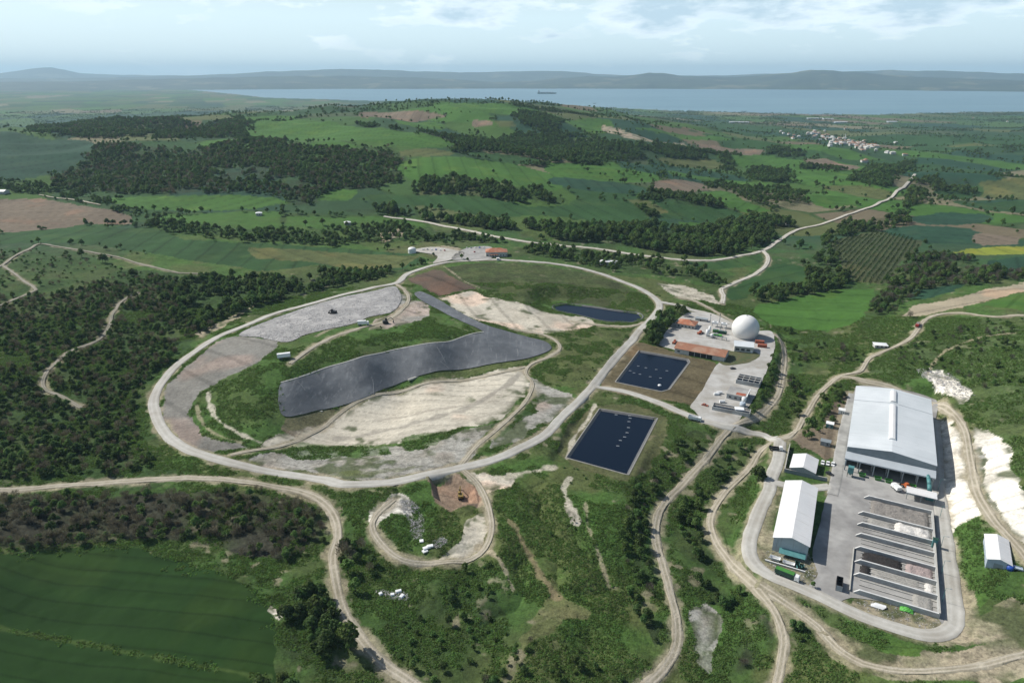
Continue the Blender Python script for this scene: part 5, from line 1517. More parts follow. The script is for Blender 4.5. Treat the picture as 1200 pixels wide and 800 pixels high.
def heap(x0, x1, y0, y1, h, m, label, cat, seed, grp=None):
    nx, ny = max(6, int((x1-x0)/.8)), max(5, int((y1-y0)/.6)); gx, gy = np.meshgrid(np.linspace(x0, x1, nx), np.linspace(y0, y1, ny))
    e = np.minimum.reduce([(gx-x0)/1.6, (x1-gx)/1.6, (gy-y0)/1.1, (y1-gy)/1.1]); e = np.clip(e, 0, 1)
    hh = e**.7*h*(.45 + 1.1*fbm(gx.ravel()+seed*31, gy.ravel(), 3.0, 3, seed).reshape(gx.shape))
    Vv = np.stack([gx, gy, hh - .02], -1).reshape(-1, 3)
    q = (np.arange(ny-1)[:, None]*nx + np.arange(nx-1)[None]).ravel()
    o = link('heap', np_mesh('heap', Vv, np.stack([q, q+1, q+nx+1, q+nx], 1), [m], smooth=True))
    o.location = (org[0], org[1], .12); o.rotation_euler.z = RZ
    return tag(o, label, cat, grp)


heap(4, xr-1, ys[1]+.5, ys[0]-.5, 1.2, M['compost'], 'brown compost heap in the topmost bay next to the hall', 'heap', 1)
heap(14.5, xr-.6, ys[2]+.4, ys[1]-.4, 1.9, M['plasterheap'], 'white lumpy heap in the second bay from the hall', 'heap', 2)
heap(3, 14, ys[2]+.8, ys[1]-.8, .6, M['compost_pale'], 'flat pale heap left of the white heap', 'heap', 12)
heap(2, 18, ys[5]+.5, ys[4]-.5, 1.3, M['compost_black'], 'black windrow at the left of the fifth bay', 'heap', 5)
heap(19, xr-.8, ys[5]+.5, ys[4]-.5, 1.3, M['compost_pink'], 'pinkish heap at the right end of the fifth bay', 'heap', 6)
heap(1.5, 6, ys[6]+.5, ys[5]-.5, 1.2, M['compost_black'], 'short dark heap at the left of the sixth bay', 'heap', 7)
heap(xr-4.5, xr-.8, ys[6]+.5, ys[5]-.5, 1.1, M['plasterheap'], 'small white pile in the right corner of the sixth bay', 'heap', 8)
heap(6, xr-6, ys[6]+.7, ys[5]-.7, .4, M['compost_pale'], 'thin pale layer along the sixth bay', 'heap', 9)
heap(xr-9, xr-1.5, ys[7]+.8, ys[6]-1, 1.2, M['compost_pale'], 'pale mixed heap at the right of the lowest bay', 'heap', 10)
# lamp posts along the outer ring road
for a, b in ((1101,607),(1102,643),(1103,672),(1104,705),(1099,575)):
    q = at_z(a, b, 0); t = thing('lamp_post', 'green lamp post along the right-hand wall of the composting bays', 'lamp post', (q[0], q[1], 0), RZ, 'lamp posts beside the composting bays')
    MB().tube((0, 0, -.2), (0, 0, 7), .11, .07, 8).build('pole', M['teal'], t)
    MB().tube((0, 0, 7), (1.5, 0, 7.3), .05, .05, 6).build('arm', M['teal'], t)
    MB().prism([(1.2, 7.22), (2.1, 7.3), (2.1, 7.45), (1.3, 7.42)], 'y', -.16, .16).build('lamp_head', M['steel'], t)
q = at_z(1094, 641, 0); t = thing('control_cabinet', 'teal control cabinet at the right end of the middle bay wall', 'cabinet', (q[0], q[1], 0), RZ)
MB().cbox(0, 0, 2.3, 2.0, 1.6, 4.6).build('housing', M['teal'], t, bevel=.05); MB().cbox(0, 0, 4.7, 2.3, 1.9, .2).build('roof', M['dkgreen'], t); MB().box(-.5, -.85, .2, .5, -.79, 2.3).build('door', M['dkgreen'], t)

# long white shed
p0 = at_z(907, 629, 7.2)
t = shed('long white gabled shed with grey front wall, between the ring road and the yard', 'shed', 'storage_shed', (p0[0], p0[1], 0), RZ+.03, 14.6, 50.5, 7.2, 9.4, M['wallgrey'], M['roofwhite'],
         [('r', 6+i*8, 3.8, 4.5, 1.1, 'window') for i in range(5)] + [('l', 6+i*8, 3.8, 4.5, 1.1, 'window') for i in range(5)], ov=.5)
MB().prism([(-3.2, 2.0), (-.02, 2.9), (-.02, 2.75), (-3.2, 1.85)], 'x', 3.0, 14.0).build('lean_to_roof', M['teal'], t)
MB().box(5, -.07, 0, 9.6, .1, 2.7).build('gate', M['teal'], t)
wp = p0


def wl2(x, y, z=0): return (wp[0]+BV[0]*x+BU[0]*y, wp[1]+BV[1]*x+BU[1]*y, z)


skip(wl2(2.2, -6.3), RZ, M['white'], 'skip', 'white open container in front of the long white shed', 'skip', None, 4.5, 2.2, 1.5)
skip(wl2(8.0, -7.0), RZ, M['white'], 'skip', 'long white container beside the teal crates by the shed front', 'skip', None, 5.0, 2.0, 1.4)
for i, (x, y) in enumerate(((11.4, -5.2), (13.2, -6.2), (12.4, -7.6))):
    t = thing('crate', 'dark teal open crate at the right corner of the shed front', 'crate', wl2(x, y), RZ+.2*i, 'teal crates by the shed')
    MB().box(-1, -.8, .1, 1, .8, .25).build('base', M['teal'], t)
    for sx_ in (-1, 1): MB().box(sx_*.96-.05, -.8, .25, sx_*.96+.05, .8, 1.5).build('side_panel', M['teal'], t)
    for sy_ in (-1, 1): MB().box(-.9, sy_*.76-.05, .25, .9, sy_*.76+.05, 1.5).build('end_panel', M['dkgreen'], t)
t = thing('low_wall', 'low pale wall running in front of the long white shed', 'wall', wl2(-1.5, -9.4), RZ)
MB().box(0, 0, -.3, 16.5, .35, .9).build('wall_body', M['kerb'], t); MB().box(-.06, -.06, .9, 16.56, .41, .98).build('coping', M['white'], t)

# office with boundary wall
p0 = at_z(926, 547.5, 3.4)
shed('small white-roofed office inside dark boundary walls beside the ring road', 'office', 'office', (p0[0], p0[1], 0), RZ, 12.5, 15.5, 3.4, 5.4, M['steel'], M['roofwhite'],
     [('f', 1.5, 1, 1.6, 1.3, 'window'), ('f', 5.5, .05, 1.3, 2.2, 'door'), ('f', 9, 1, 1.6, 1.3, 'window'), ('r', 3, 1, 1.6, 1.3, 'window'), ('r', 8, 1, 1.6, 1.3, 'window')])
q0 = at_z(919, 553, 0); q1 = at_z(969, 564, 0); q2 = at_z(925, 524, 0)
t = thing('boundary_wall', 'dark grey boundary wall with pale top round the office front', 'wall', (q0[0], q0[1], 0), 0)
for p_, q_ in ((q0, q1), (q0, q2)):
    d = q_-p_; L_ = float(np.hypot(d[0], d[1])); an = math.atan2(d[1], d[0])
    w_ = MB().box(0, -.15, -.3, L_, .15, 2.2).build('wall_panel', M['gable'], t); w_.rotation_euler.z = an; w_.location = (p_[0]-q0[0], p_[1]-q0[1], .0 if p_ is q0 and q_ is q1 else .003)
    c_ = MB().box(0, -.22, 2.2, L_, .22, 2.3).build('coping', M['kerb'], w_)
# three cabins
for (a, b), wm, rm, lab, wd in (((986,484),'white','roofwhite','small white cabin at the far end of the road left of the big hall',3.6), ((972,500),'teal','white','small pale green cabin, the middle of the three beside the hall road',4.0), ((967,521),'gable','gable','dark grey flat cabin nearest the white office',5.2)):
    q = at(a, b); t = thing('cabin', lab, 'cabin', q, RZ)
    MB().box(-wd/2, -1.8, -.4, wd/2, 1.8, 2.6).build('wall', M[wm], t); MB().box(-wd/2-.25, -2.05, 2.6, wd/2+.25, 2.05, 2.85).build('roof', M[rm], t)
    MB().box(-.5, -1.86, 0, .4, -1.78, 2.1).build('door', M['steel'], t); MB().box(.8, -1.86, 1, 1.6, -1.78, 1.9).build('window', M['glass'], t)
# shed at right
p0 = at_z(1158, 653, 5.0); zz = float(hz(p0[0], p0[1])); p0 = at_z(1158, 653, zz+4.2); p0[2] = float(hz(p0[0]+4, p0[1]+8))
shed('white shed with pale blue walls on the chalky slope at far right', 'shed', 'farm_shed', (p0[0], p0[1], p0[2]-.1), math.radians(-30), 8.4, 19, 4.2, 5.6, M['shedwall'], M['roofwhite'], [('f', 2.5, 0, 3.2, 3.2, 'door'), ('r', 4, 1.5, 1.5, 1.2, 'window'), ('r', 10, 1.5, 1.5, 1.2, 'window')])
q = at(1183, 667); t = thing('water_tank', 'blue plastic water tank at the foot of the white shed at far right', 'tank', q, 0)
MB().tube((0, 0, 0), (0, 0, 1.9), 1.35, 1.35, 18).dome(0, 0, 1.9, 1.35, 0, PI/2, 18, 5, sz=.35).build('body', M['blue'], t, smooth=True); MB().tube((0, 0, 2.3), (0, 0, 2.5), .35, .35, 10).build('lid', M['blue'], t)
q = at(1191, 667); t = thing('trailer', 'small pale flat trailer beside the blue water tank', 'trailer', q, -.5)
MB().box(-2.2, -1, .7, 2.2, 1, .85).box(-2.2, -1, .85, 2.2, -.93, 1.25).box(-2.2, .93, .85, 2.2, 1, 1.25).build('bed', M['shedwall'], t)
for y in (-1.1, 1.1): MB().tube((0, y-.1, .45), (0, y+.1, .45), .45, .45, 14).build('wheel', M['rubber'], t)
MB().box(-3.4, -.06, .6, -2.2, .06, .72).build('drawbar', M['steel'], t)

# ---------------- gas plant
q = at_z(877, 399.5, 1)
c0 = np.array([q[0], q[1]+10.0])
t = thing('gas_holder', 'big white spherical gas holder', 'gas holder', (c0[0], c0[1], 1), 0)
MB().dome(0, 0, 7.4, 10.8, -.74, PI/2, 56, 24).build('membrane', M['membrane'], t, smooth=True)
MB().tube((0, 0, -.3), (0, 0, .5), 8.6, 8.6, 48).build('ring_base', M['concrete_wall'], t)
MB().tube((0, 0, 18.0), (0, 0, 18.5), .8, .6, 14).build('top_valve', M['steel'], t)
p0 = at_z(861, 405, 6); t = thing('compressor_house', 'blue-grey flat-roofed building in front of the white gas holder', 'building', (p0[0], p0[1], 1), RZ+.22)
MB().box(0, 0, -.4, 14, 9.5, 4.8).build('wall', M['plaster'], t); MB().prism([(-.4, 4.8), (9.9, 5.6), (9.9, 5.8), (-.4, 5.0)], 'x', -.4, 14.4).build('roof', M['roofhall'], t)
MB().box(-.4, 9.6, 4.8, 14.4, 11.4, 5.0).build('walkway', M['steel'], t)
for x in (1, 5, 9): MB().box(x, -.06, 1.6, x+2.6, .1, 3.2).build('window', M['glass'], t)
MB().box(12, -.06, 0, 13.4, .1, 2.3).build('door', M['white'], t)
for i, (a, b, m) in enumerate(((890,402.5,'rustred'), (893,407,'rustred'))):
    q = at_z(a, b, 1); t = thing('container', ['rust red container with a flat top right of the compressor house', 'dark red container standing in the shade beside the compressor house'][i], 'container', (q[0], q[1], 1), RZ+.2)
    MB().box(-3.4, -1.25, .1, 3.4, 1.25, 2.7).build('body', M[m], t, bevel=.05)
    MB().box(3.4, -1.15, .2, 3.46, 1.15, 2.6).build('door', M['orange'], t)
    for k in range(9): pass
    b = MB()
    for k in range(12): b.box(-3.2+k*.55, -1.31, .25, -2.95+k*.55, -1.25, 2.55)
    b.build('side_rib', M[m], t)
# long rusty-roofed building
p0 = at_z(791, 407.5, 5.2)
t = thing('engine_house', 'long building with a rusty red roof and a wide dark opening beside the square pond', 'building', (p0[0], p0[1], 1), RZ-.02)
W, L = 37.5, 14.5; he, hr = 4.2, 6.6
MB().prism([(0, -.4), (L, -.4), (L, he), (L/2, hr-.05), (0, he)], 'x', 0, W, 0).build('wall', M['plaster'], t)
MB().prism([(-.7, he-.25), (L/2, hr), (L+.7, he-.25), (L+.7, he-.05), (L/2, hr+.2), (-.7, he-.05)], 'x', -.6, W+.6).build('roof', M['rust'], t)
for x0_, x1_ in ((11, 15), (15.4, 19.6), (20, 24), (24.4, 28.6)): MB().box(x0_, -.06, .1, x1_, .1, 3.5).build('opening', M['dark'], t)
MB().box(2, -.05, 1.4, 4, .1, 2.6).build('window', M['glass'], t)
p0 = at_z(793, 380, 3.3)
t = hip_house('site_house', 'small house with a terracotta hipped roof beside the dark trees near the gas plant', 'house', (p0[0], p0[1], 1), RZ, 15, 12, 3.4, 6.2, M['plaster'], M['terra'])
MB().box(9, 6, 4.6, 10, 7, 6.6).build('chimney', M['plaster'], t)
t = thing('storage_rack', 'low grey store with flat roof behind the gas plant yard', 'store', (at_z(822, 376, 1)[0], at_z(822, 376, 1)[1], 1), RZ)
MB().box(-5, -2, -.3, 5, 2, 2.4).build('wall', M['concrete_wall'], t); MB().box(-5.3, -2.3, 2.4, 5.3, 2.3, 2.65).build('roof', M['steel'], t); MB().box(-1, -2.06, 0, .2, -1.95, 2).build('door', M['dark'], t)


def on_pad(a, b, z=1): q_ = at_z(a, b, z); return (q_[0], q_[1], z)


for i, (a, b) in enumerate(((837.5, 383), (848, 384.5))):
    t = thing('gas_cooler', ['white raised cooler box on legs, left one of the pair in the gas plant', 'white raised cooler box on legs, right one of the pair in the gas plant'][i], 'cooler', on_pad(a, b), RZ)
    MB().box(-2.4, -1.7, 3.2, 2.4, 1.7, 4.6).build('housing', M['white'], t, bevel=.05)
    for x in (-2.1, 2.1):
        for y in (-1.4, 1.4): MB().box(x-.12, y-.12, -.2, x+.12, y+.12, 3.2).build('leg', M['steel'], t)
    MB().tube((0, 0, 4.6), (0, 0, 4.95), 1.1, 1.1, 18).build('fan_ring', M['steel'], t)
for i, (a, b, m) in enumerate(((840,390,'green'), (846.5,391.5,'dkgreen'), (841,393.8,'lime'))):
    t = thing('gas_engine', ['green gas engine container in the middle of the gas plant', 'dark green gas engine container at the right of the gas plant', 'bright green low unit in front of the engine containers'][i], 'engine unit', on_pad(a, b), RZ+PI/2*0)
    MB().box(-3.3, -1.3, .1, 3.3, 1.3, 2.6 if i < 2 else 1.6).build('body', M[m], t, bevel=.06)
    MB().box(-3, -.9, 2.6 if i < 2 else 1.6, 0, .9, 3.3 if i < 2 else 2.1).build('air_filter', M['steel'], t, bevel=.04)
    if i < 2: MB().tube((2.4, 0, 2.6), (2.4, 0, 6.2), .28, .28, 10).build('exhaust_stack', M['steel'], t)
    for x in (-2.2, .2): MB().box(x, -1.36, .4, x+1.2, -1.3, 2.1 if i < 2 else 1.3).build('door', M['dkgreen'], t)
for i, (a, b, hh, rr_) in enumerate(((828.5,394,5.5,1.3), (831,391.5,6.5,1.0), (833.8,396,3.2,1.2))):
    t = thing('gas_vessel', ['silver cylindrical vessel at the front left of the gas plant', 'tall thin silver vessel beside the engine containers', 'short silver vessel near the rusty roof'][i], 'vessel', on_pad(a, b), 0)
    MB().tube((0, 0, .6), (0, 0, hh), rr_, rr_, 18).dome(0, 0, hh, rr_, 0, PI/2, 18, 5, sz=.5).build('shell', M['white'], t, smooth=True)
    MB().tube((0, 0, -.2), (0, 0, .6), rr_*.8, rr_*.8, 14).build('skirt', M['steel'], t); MB().tube((rr_, 0, 1), (rr_+.9, 0, 1), .15, .15, 8).build('nozzle', M['steel'], t)
t = thing('pipe_rack', 'grey pipe rack crossing the gas plant', 'pipe rack', on_pad(840, 397.5), RZ)
b = MB()
for y in (-.5, 0, .5): b.tube((-9, y, 2.4), (8, y, 2.4), .16, .16, 8)
b.build('pipe_run', M['steel'], t)
for x in (-8, -4, 0, 4, 7.5): MB().box(x-.1, -.9, -.2, x+.1, -.7, 2.5).box(x-.1, .7, -.2, x+.1, .9, 2.5).box(x-.1, -.9, 2.16, x+.1, .9, 2.22).build('frame', M['steel'], t)
for a, b, lab in ((832,379,'thin grey flare stack at the back left of the gas plant'), (843,378.5,'thin grey vent stack at the back of the gas plant')):
    t = thing('vent_stack', lab, 'stack', on_pad(a, b), 0)
    MB().tube((0, 0, -.2), (0, 0, 7.5), .3, .22, 10).build('pipe', M['steel'], t); MB().tube((0, 0, 7.5), (0, 0, 8.3), .4, .45, 10).build('tip', M['black'], t); MB().box(-.7, -.7, -.2, .7, .7, .3).build('footing', M['concrete_wall'], t)

# ---------------- treatment plant
q = at_z(862, 449.5, 1); t = thing('aeration_tank', 'open aeration tank of four dark cells with walkways', 'tank', (q[0], q[1], 1), RZ)
MB().box(0, 0, -.3, 15.5, .35, 3.2).box(0, 11.15, -.3, 15.5, 11.5, 3.2).box(0, .36, -.3, .35, 11.14, 3.2).box(15.15, .36, -.3, 15.5, 11.14, 3.2).build('tank_wall', M['concrete_wall'], t)
for x in (3.9, 7.7, 11.5): MB().box(x-.15, .4, 0, x+.15, 11.1, 3.1).build('divider', M['concrete_wall'], t)
MB().box(.36, .36, 1.9, 15.1, 11.1, 2.1).build('liquor', M['water'], t)
b = MB()
for y in (3.6, 7.4): b.box(-.1, y, 3.25, 15.6, y+.8, 3.35)
b.build('walkway', M['kerb'], t)
q = at_z(851, 467, 1); t = thing('control_building', 'grey flat-roofed control building with a red patch on its roof in the treatment plant', 'building', (q[0], q[1], 1), RZ)
MB().box(0, 0, -.4, 12.5, 13, 3.6).build('wall', M['concrete_wall'], t)
MB().box(-.3, -.3, 3.6, 12.8, 13.3, 3.85).build('roof', M['asphalt'], t); MB().box(12.3, -.3, 3.86, 12.8, 13.3, 4.3).build('parapet', M['white'], t)
MB().box(5.5, 1, 3.86, 11.5, 5, 3.92).build('roof_patch', M['rustred'], t)
for x in (1.5, 5, 8.5): MB().box(x, -.06, 1.2, x+1.6, .1, 2.5).build('window', M['glass'], t)
q = at_z(834, 480.5, 1); t = thing('settling_basin', 'long concrete settling basin at the front of the treatment plant', 'basin', (q[0], q[1], 1), RZ+.05)
MB().box(0, 0, -.3, 23, .35, 2.6).box(0, 6.2, -.3, 23, 6.5, 2.6).box(0, .36, -.3, .35, 6.19, 2.6).box(22.65, .36, -.3, 23, 6.19, 2.6).box(.36, 3.1, -.3, 22.6, 3.4, 2.5).build('tank_wall', M['concrete_wall'], t)
MB().box(.36, .36, 1.6, 22.6, 3.09, 1.8).build('liquor', M['water'], t); MB().box(.36, 3.42, 1.5, 22.6, 6.1, 1.9).build('sludge', M['compost'], t)
q = at_z(861, 484, 1); t = thing('container', 'white container cabin at the right end of the settling basin', 'container', (q[0], q[1], 1), RZ+.3)
MB().box(0, 0, 0, 5.6, 4.2, 2.7).build('body', M['white'], t, bevel=.05); MB().box(1, -.05, .1, 1.9, .1, 2.1).build('door', M['steel'], t)
for i, (a, b, hh, rr_) in enumerate(((871.5,471,3.4,1.5), (870,476,2.6,1.9))):
    q = at_z(a, b, 1); t = thing('process_tank', ['white process tank with domed top right of the control building', 'wide pale process tank in front of the white domed one'][i], 'tank', (q[0], q[1], 1), 0)
    MB().tube((0, 0, -.2), (0, 0, hh), rr_, rr_, 20).dome(0, 0, hh, rr_, 0, PI/2, 20, 5, sz=.35).build('shell', M['white' if i == 0 else 'shedwall'], t, smooth=True)
    MB().tube((0, 0, hh+.4), (0, 0, hh+.9), .3, .3, 10).build('hatch', M['steel'], t)
for i, (a, b) in enumerate(((843,461.5), (839.5,463), (846,472))):
    q = at_z(a, b, 1); t = thing('chemical_tank', ['small white tank left of the control building', 'small white tank at the lot edge left of the control building', 'white tank between the control building and the settling basin'][i], 'tank', (q[0], q[1], 1), 0)
    MB().tube((-1.7, 0, 1.1), (1.7, 0, 1.1), .95, .95, 14).build('shell', M['white'], t, smooth=False); MB().box(-1.3, -.7, -.1, -.9, .7, .5).box(.9, -.7, -.1, 1.3, .7, .5).build('saddle', M['steel'], t)


# ---------------- vehicles
def wheels(t, xs, y, r, w_=.28):
    for x in xs:
        for s in (-1, 1):
            wm = MB().tube((x, s*y-w_/2, r), (x, s*y+w_/2, r), r, r, 14).build('wheel', M['rubber'], t)
            MB().tube((x, s*(y+w_/2-.01), r), (x, s*(y+w_/2+.02), r), r*.5, r*.5, 10).build('rim', M['steel'], wm)


def car(loc, rz, m, label, group=None, L_=4.3):
    t = thing('parked_car', label, 'car', loc, rz, group); h = L_/2
    MB().prism([(-h, .35), (h, .35), (h, .75), (h-.15, .9), (h-1.2, .98), (-h+.4, 1.0), (-h, .85)], 'y', -.88, .88).build('body', m, t, bevel=.06)
    MB().prism([(h-1.25, .97), (h-1.95, 1.46), (-h+.9, 1.48), (-h+.35, .99)], 'y', -.80, .80).build('window', M['glass'], t)
    MB().prism([(h-1.9, 1.45), (h-2.0, 1.52), (-h+1.0, 1.54), (-h+.85, 1.46)], 'y', -.78, .78).build('roof', m, t)
    for s in (-1, 1): MB().cbox(h, s*.62, .72, .06, .34, .16).build('headlight', M['white'], t)
    wheels(t, (-h+.75, h-.85), .82, .32, .2)
    return t


def truck(loc, rz, cab, body, label, name='truck', L_=8.2, cover=None, cat='truck', Hb=3.2):
    t = thing(name, label, cat, loc, rz); h = L_/2
    MB().box(-h, -.45, .75, h-.2, .45, 1.05).build('chassis', M['black'], t)
    c = MB().prism([(h-2.0, .7), (h, .7), (h, 1.9), (h-.35, 2.75), (h-2.0, 2.8)], 'y', -1.2, 1.2).build('cab', cab, t, bevel=.06)
    MB().prism([(h+.01, 1.75), (h-.30, 2.55), (h-.33, 2.55), (h-.03, 1.75)], 'y', -1.05, 1.05).build('windscreen', M['glass'], c)
    b = MB(); b.box(-h, -1.25, 1.1, h-2.2, -1.17, Hb).box(-h, 1.17, 1.1, h-2.2, 1.25, Hb).box(-h, -1.165, 1.1, -h+.08, 1.165, Hb).box(h-2.28, -1.165, 1.1, h-2.2, 1.165, Hb).box(-h, -1.165, 1.1, h-2.2, 1.165, 1.2)
    bd = b.build('cargo_box', body, t)
    if cover: MB().box(-h+.09, -1.16, Hb-.35, h-2.3, 1.16, Hb-.05).build('load', cover, bd)
    for s in (-1, 1): MB().cbox(h, s*.9, .95, .06, .32, .2).build('headlight', M['white'], t)
    wheels(t, (-h+.9, -h+2.1, h-1.0), 1.05, .5, .32)
    return t


for i, a in enumerate((964, 970, 976)):
    q = at_z(a, 543 + i*.9, 0); car((q[0], q[1], 0), RZ + PI/2 + PI, M['white'], 'white car parked in the row of three right of the office', 'white cars beside the office')
q = at_z(972, 556, 0); car((q[0], q[1], .05), RZ - .5, M['black'], 'dark car parked at the corner of the office wall')
q = at_z(922, 676.5, 0); truck((q[0], q[1], .12), math.radians(-36), M['white'], M['dkgreen'], 'truck with green cargo box and white cab on the ring road below the long shed', L_=10, cover=M['green'])
q = at_z(983, 687, 0); t = thing('container', 'tall black open container on the yard left of the composting bays', 'container', (q[0], q[1], 0), math.radians(64))
MB().box(-3.2, -1.25, .2, 3.2, -1.15, 2.9).box(-3.2, 1.15, .2, 3.2, 1.25, 2.9).box(-3.2, -1.14, .2, -3.1, 1.14, 2.9).box(3.1, -1.14, .2, 3.2, 1.14, 2.9).box(-3.1, -1.14, .2, 3.1, 1.14, .3).build('body', M['black'], t)
MB().box(-3.27, -1.2, .3, -3.21, 1.2, 2.8).build('door', M['steel'], t); MB().box(-2.8, -.9, 0, 2.8, -.7, .19).box(-2.8, .7, 0, 2.8, .9, .19).build('runner', M['rustred'], t)
q = at_z(909, 527.5, 0); truck((q[0], q[1], .12), math.radians(-15), M['white'], M['black'], 'dark flatbed truck with white cab stopped on the road above the office', L_=7.5, Hb=1.9)
q = at(814, 492.5); truck((q[0], q[1], q[2]+.15), math.radians(-25), M['white'], M['white'], 'white truck on the plant road at the corner of the treatment lot', L_=8, Hb=2.8)
q = at_z(1049.5, 573.5, 0); truck((q[0], q[1], .04), math.radians(95), M['white'], M['white'], 'small white box truck parked before the hall front', L_=5.6, Hb=2.9, cover=M['white'])
q = at(1075, 382.5); t = truck((q[0], q[1], q[2]+.12), math.radians(232), M['red'], M['red'], 'red truck driving on the dirt road through the scrub at upper right', L_=8.5, Hb=2.7, cover=M['compost'])


def digger(loc, rz, m, label, s=1.0, boom=((1.0, 0, 2.2), (3.4, 0, 4.6), (6.0, 0, 2.8), (6.3, 0, .9)), name='excavator'):
    t = thing(name, label, 'excavator', loc, rz); t.scale = (s, s, s)
    for y in (-1.15, 1.15):
        MB().prism([(-1.9, .3), (-1.5, 0), (1.5, 0), (1.9, .3), (1.9, .7), (1.5, .95), (-1.5, .95), (-1.9, .7)], 'y', y-.3, y+.3).build('track', M['rubber'], t)
    MB().box(-1.9, -1.3, 1.0, 1.2, 1.3, 2.1).build('body', m, t, bevel=.1)
    c = MB().prism([(-.2, 2.1), (1.3, 2.1), (1.3, 2.7), (1.0, 3.3), (-.2, 3.3)], 'y', .2, 1.25).build('cab', m, t, bevel=.05)
    MB().box(1.0, .3, 2.2, 1.33, 1.15, 2.7).build('window', M['glass'], c)
    b = MB()
    b.tube(boom[0], boom[1], .32, .26, 6).tube(boom[1], boom[2], .25, .18, 6); b.build('boom', m, t)
    MB().tube(boom[2], boom[3], .2, .15, 6).build('arm', m, t)
    x, y, z = boom[3]; MB().prism([(x-.7, z+.1), (x+.3, z+.2), (x+.1, z-.7), (x-.6, z-.6)], 'y', -.6, .6).build('bucket', M['black'], t)
    return t


def loader(loc, rz, m, label):
    t = thing('wheel_loader', label, 'loader', loc, rz)
    MB().box(-2.9, -1.05, .9, -.3, 1.05, 2.2).build('engine_cover', m, t, bevel=.1)
    c = MB().box(-.5, -.8, 1.2, 1.1, .8, 3.2).build('cab', m, t, bevel=.06); MB().box(1.08, -.65, 2.1, 1.13, .65, 3.0).build('window', M['glass'], c)
    for y in (-.6, .6): MB().tube((.8, y, 1.7), (3.3, y, .9), .16, .14, 6).build('lift_arm', m, t)
    MB().prism([(3.2, .2), (4.4, .1), (4.3, .3), (3.6, .6), (3.4, 1.3), (3.2, 1.2)], 'y', -1.4, 1.4).build('bucket', M['black'], t)
    wheels(t, (-1.9, 1.7), 1.1, .75, .5); return t


q = at_z(1062, 572.5, 0); loader((q[0], q[1], .04), math.radians(100), M['orange'], 'orange wheel loader working before the hall front')
q = at(540, 583); digger((q[0], q[1], q[2]+.05), math.radians(98), M['yellow'], 'yellow excavator digging in the brown clay pit', 1.0)
q = at(452, 379); digger((q[0], q[1], q[2]+.2), math.radians(20), M['black'], 'dark excavator at the end of the landfill track', 1.15, ((1.0, 0, 2.2), (3.6, 0, 3.6), (5.2, 0, 2.2), (5.4, 0, .6)))
q = at(426, 381); truck((q[0], q[1], q[2]+.2), math.radians(12), M['white'], M['white'], 'white-topped tipper truck unloading at the edge of the waste', L_=8.5, Hb=3.6, cover=M['white'])
q = at(391, 368); t = digger((q[0], q[1], q[2]+.3), math.radians(160), M['black'], 'dark compactor machine in the middle of the waste', 1.25, ((1.0, 0, 1.8), (2.6, 0, 1.9), (3.4, 0, 1.2), (3.6, 0, .7)), 'compactor')
q = at(333, 420); t = thing('tank_trailer', 'white box trailer standing alone on the green landfill mound', 'trailer', (q[0], q[1], q[2]+.2), math.radians(20))
MB().box(-4.2, -1.3, 1.1, 4.2, 1.3, 3.7).build('box', M['white'], t, bevel=.1); MB().box(-4, -.4, .7, 4.6, .4, 1.09).build('chassis', M['black'], t); MB().box(-4.27, -1.1, 1.2, -4.21, 1.1, 3.6).build('door', M['shedwall'], t)
wheels(t, (-2.9, -1.7, 3.0), 1.05, .5, .3)
q = at(820, 388); loader((on_pad(820.5, 391.5)), .6, M['rustred'], 'dull red loader parked left of the gas vessels')
q = on_pad(790.5, 402.5); loader(q, 1.0, M['rustred'], 'reddish tractor loader parked at the left end of the rusty-roofed building')
car(on_pad(812, 381.8), -.4, M['black'], 'dark car parked beside the terracotta-roofed house')
car(on_pad(859, 432.5), .2, M['black'], 'dark car parked on the lot above the treatment plant')
car(on_pad(826, 475.5), -.6, M['rustred'], 'reddish car on the edge of the lot left of the settling basin')
t = thing('dumped_sheets', 'stack of white sheets dumped on the strip below the bays', 'sheets', (*at_z(1028, 711, 0)[:2], .25), RZ)
for i in range(4): MB().box(-2.4+.5*i, -.9+.35*i, .12*i, 2.2+.3*i, .8+.3*i, .12*i+.1).build('sheet', M['white'], t)
t = thing('plastic_cover', 'bright lime green sheet crumpled over a pile below the bays', 'sheet', (*at_z(1062, 714, 0)[:2], .15), RZ)
Vg = []; ng_ = 12
for j in range(ng_):
    for i in range(ng_):
        x, y = -2.4+4.8*i/(ng_-1), -1.8+3.6*j/(ng_-1); rr_ = 1-min(1, math.hypot(x/2.6, y/2)); Vg.append((x, y, 1.1*max(rr_, 0)**.6 + .25*random.random()))
MB().add(Vg, [(j*ng_+i, j*ng_+i+1, (j+1)*ng_+i+1, (j+1)*ng_+i) for j in range(ng_-1) for i in range(ng_-1)]).build('cloth', M['lime'], t)
MB().box(-2, -1.5, -.1, 2, 1.5, .15).build('pallet', M['compost'], t)

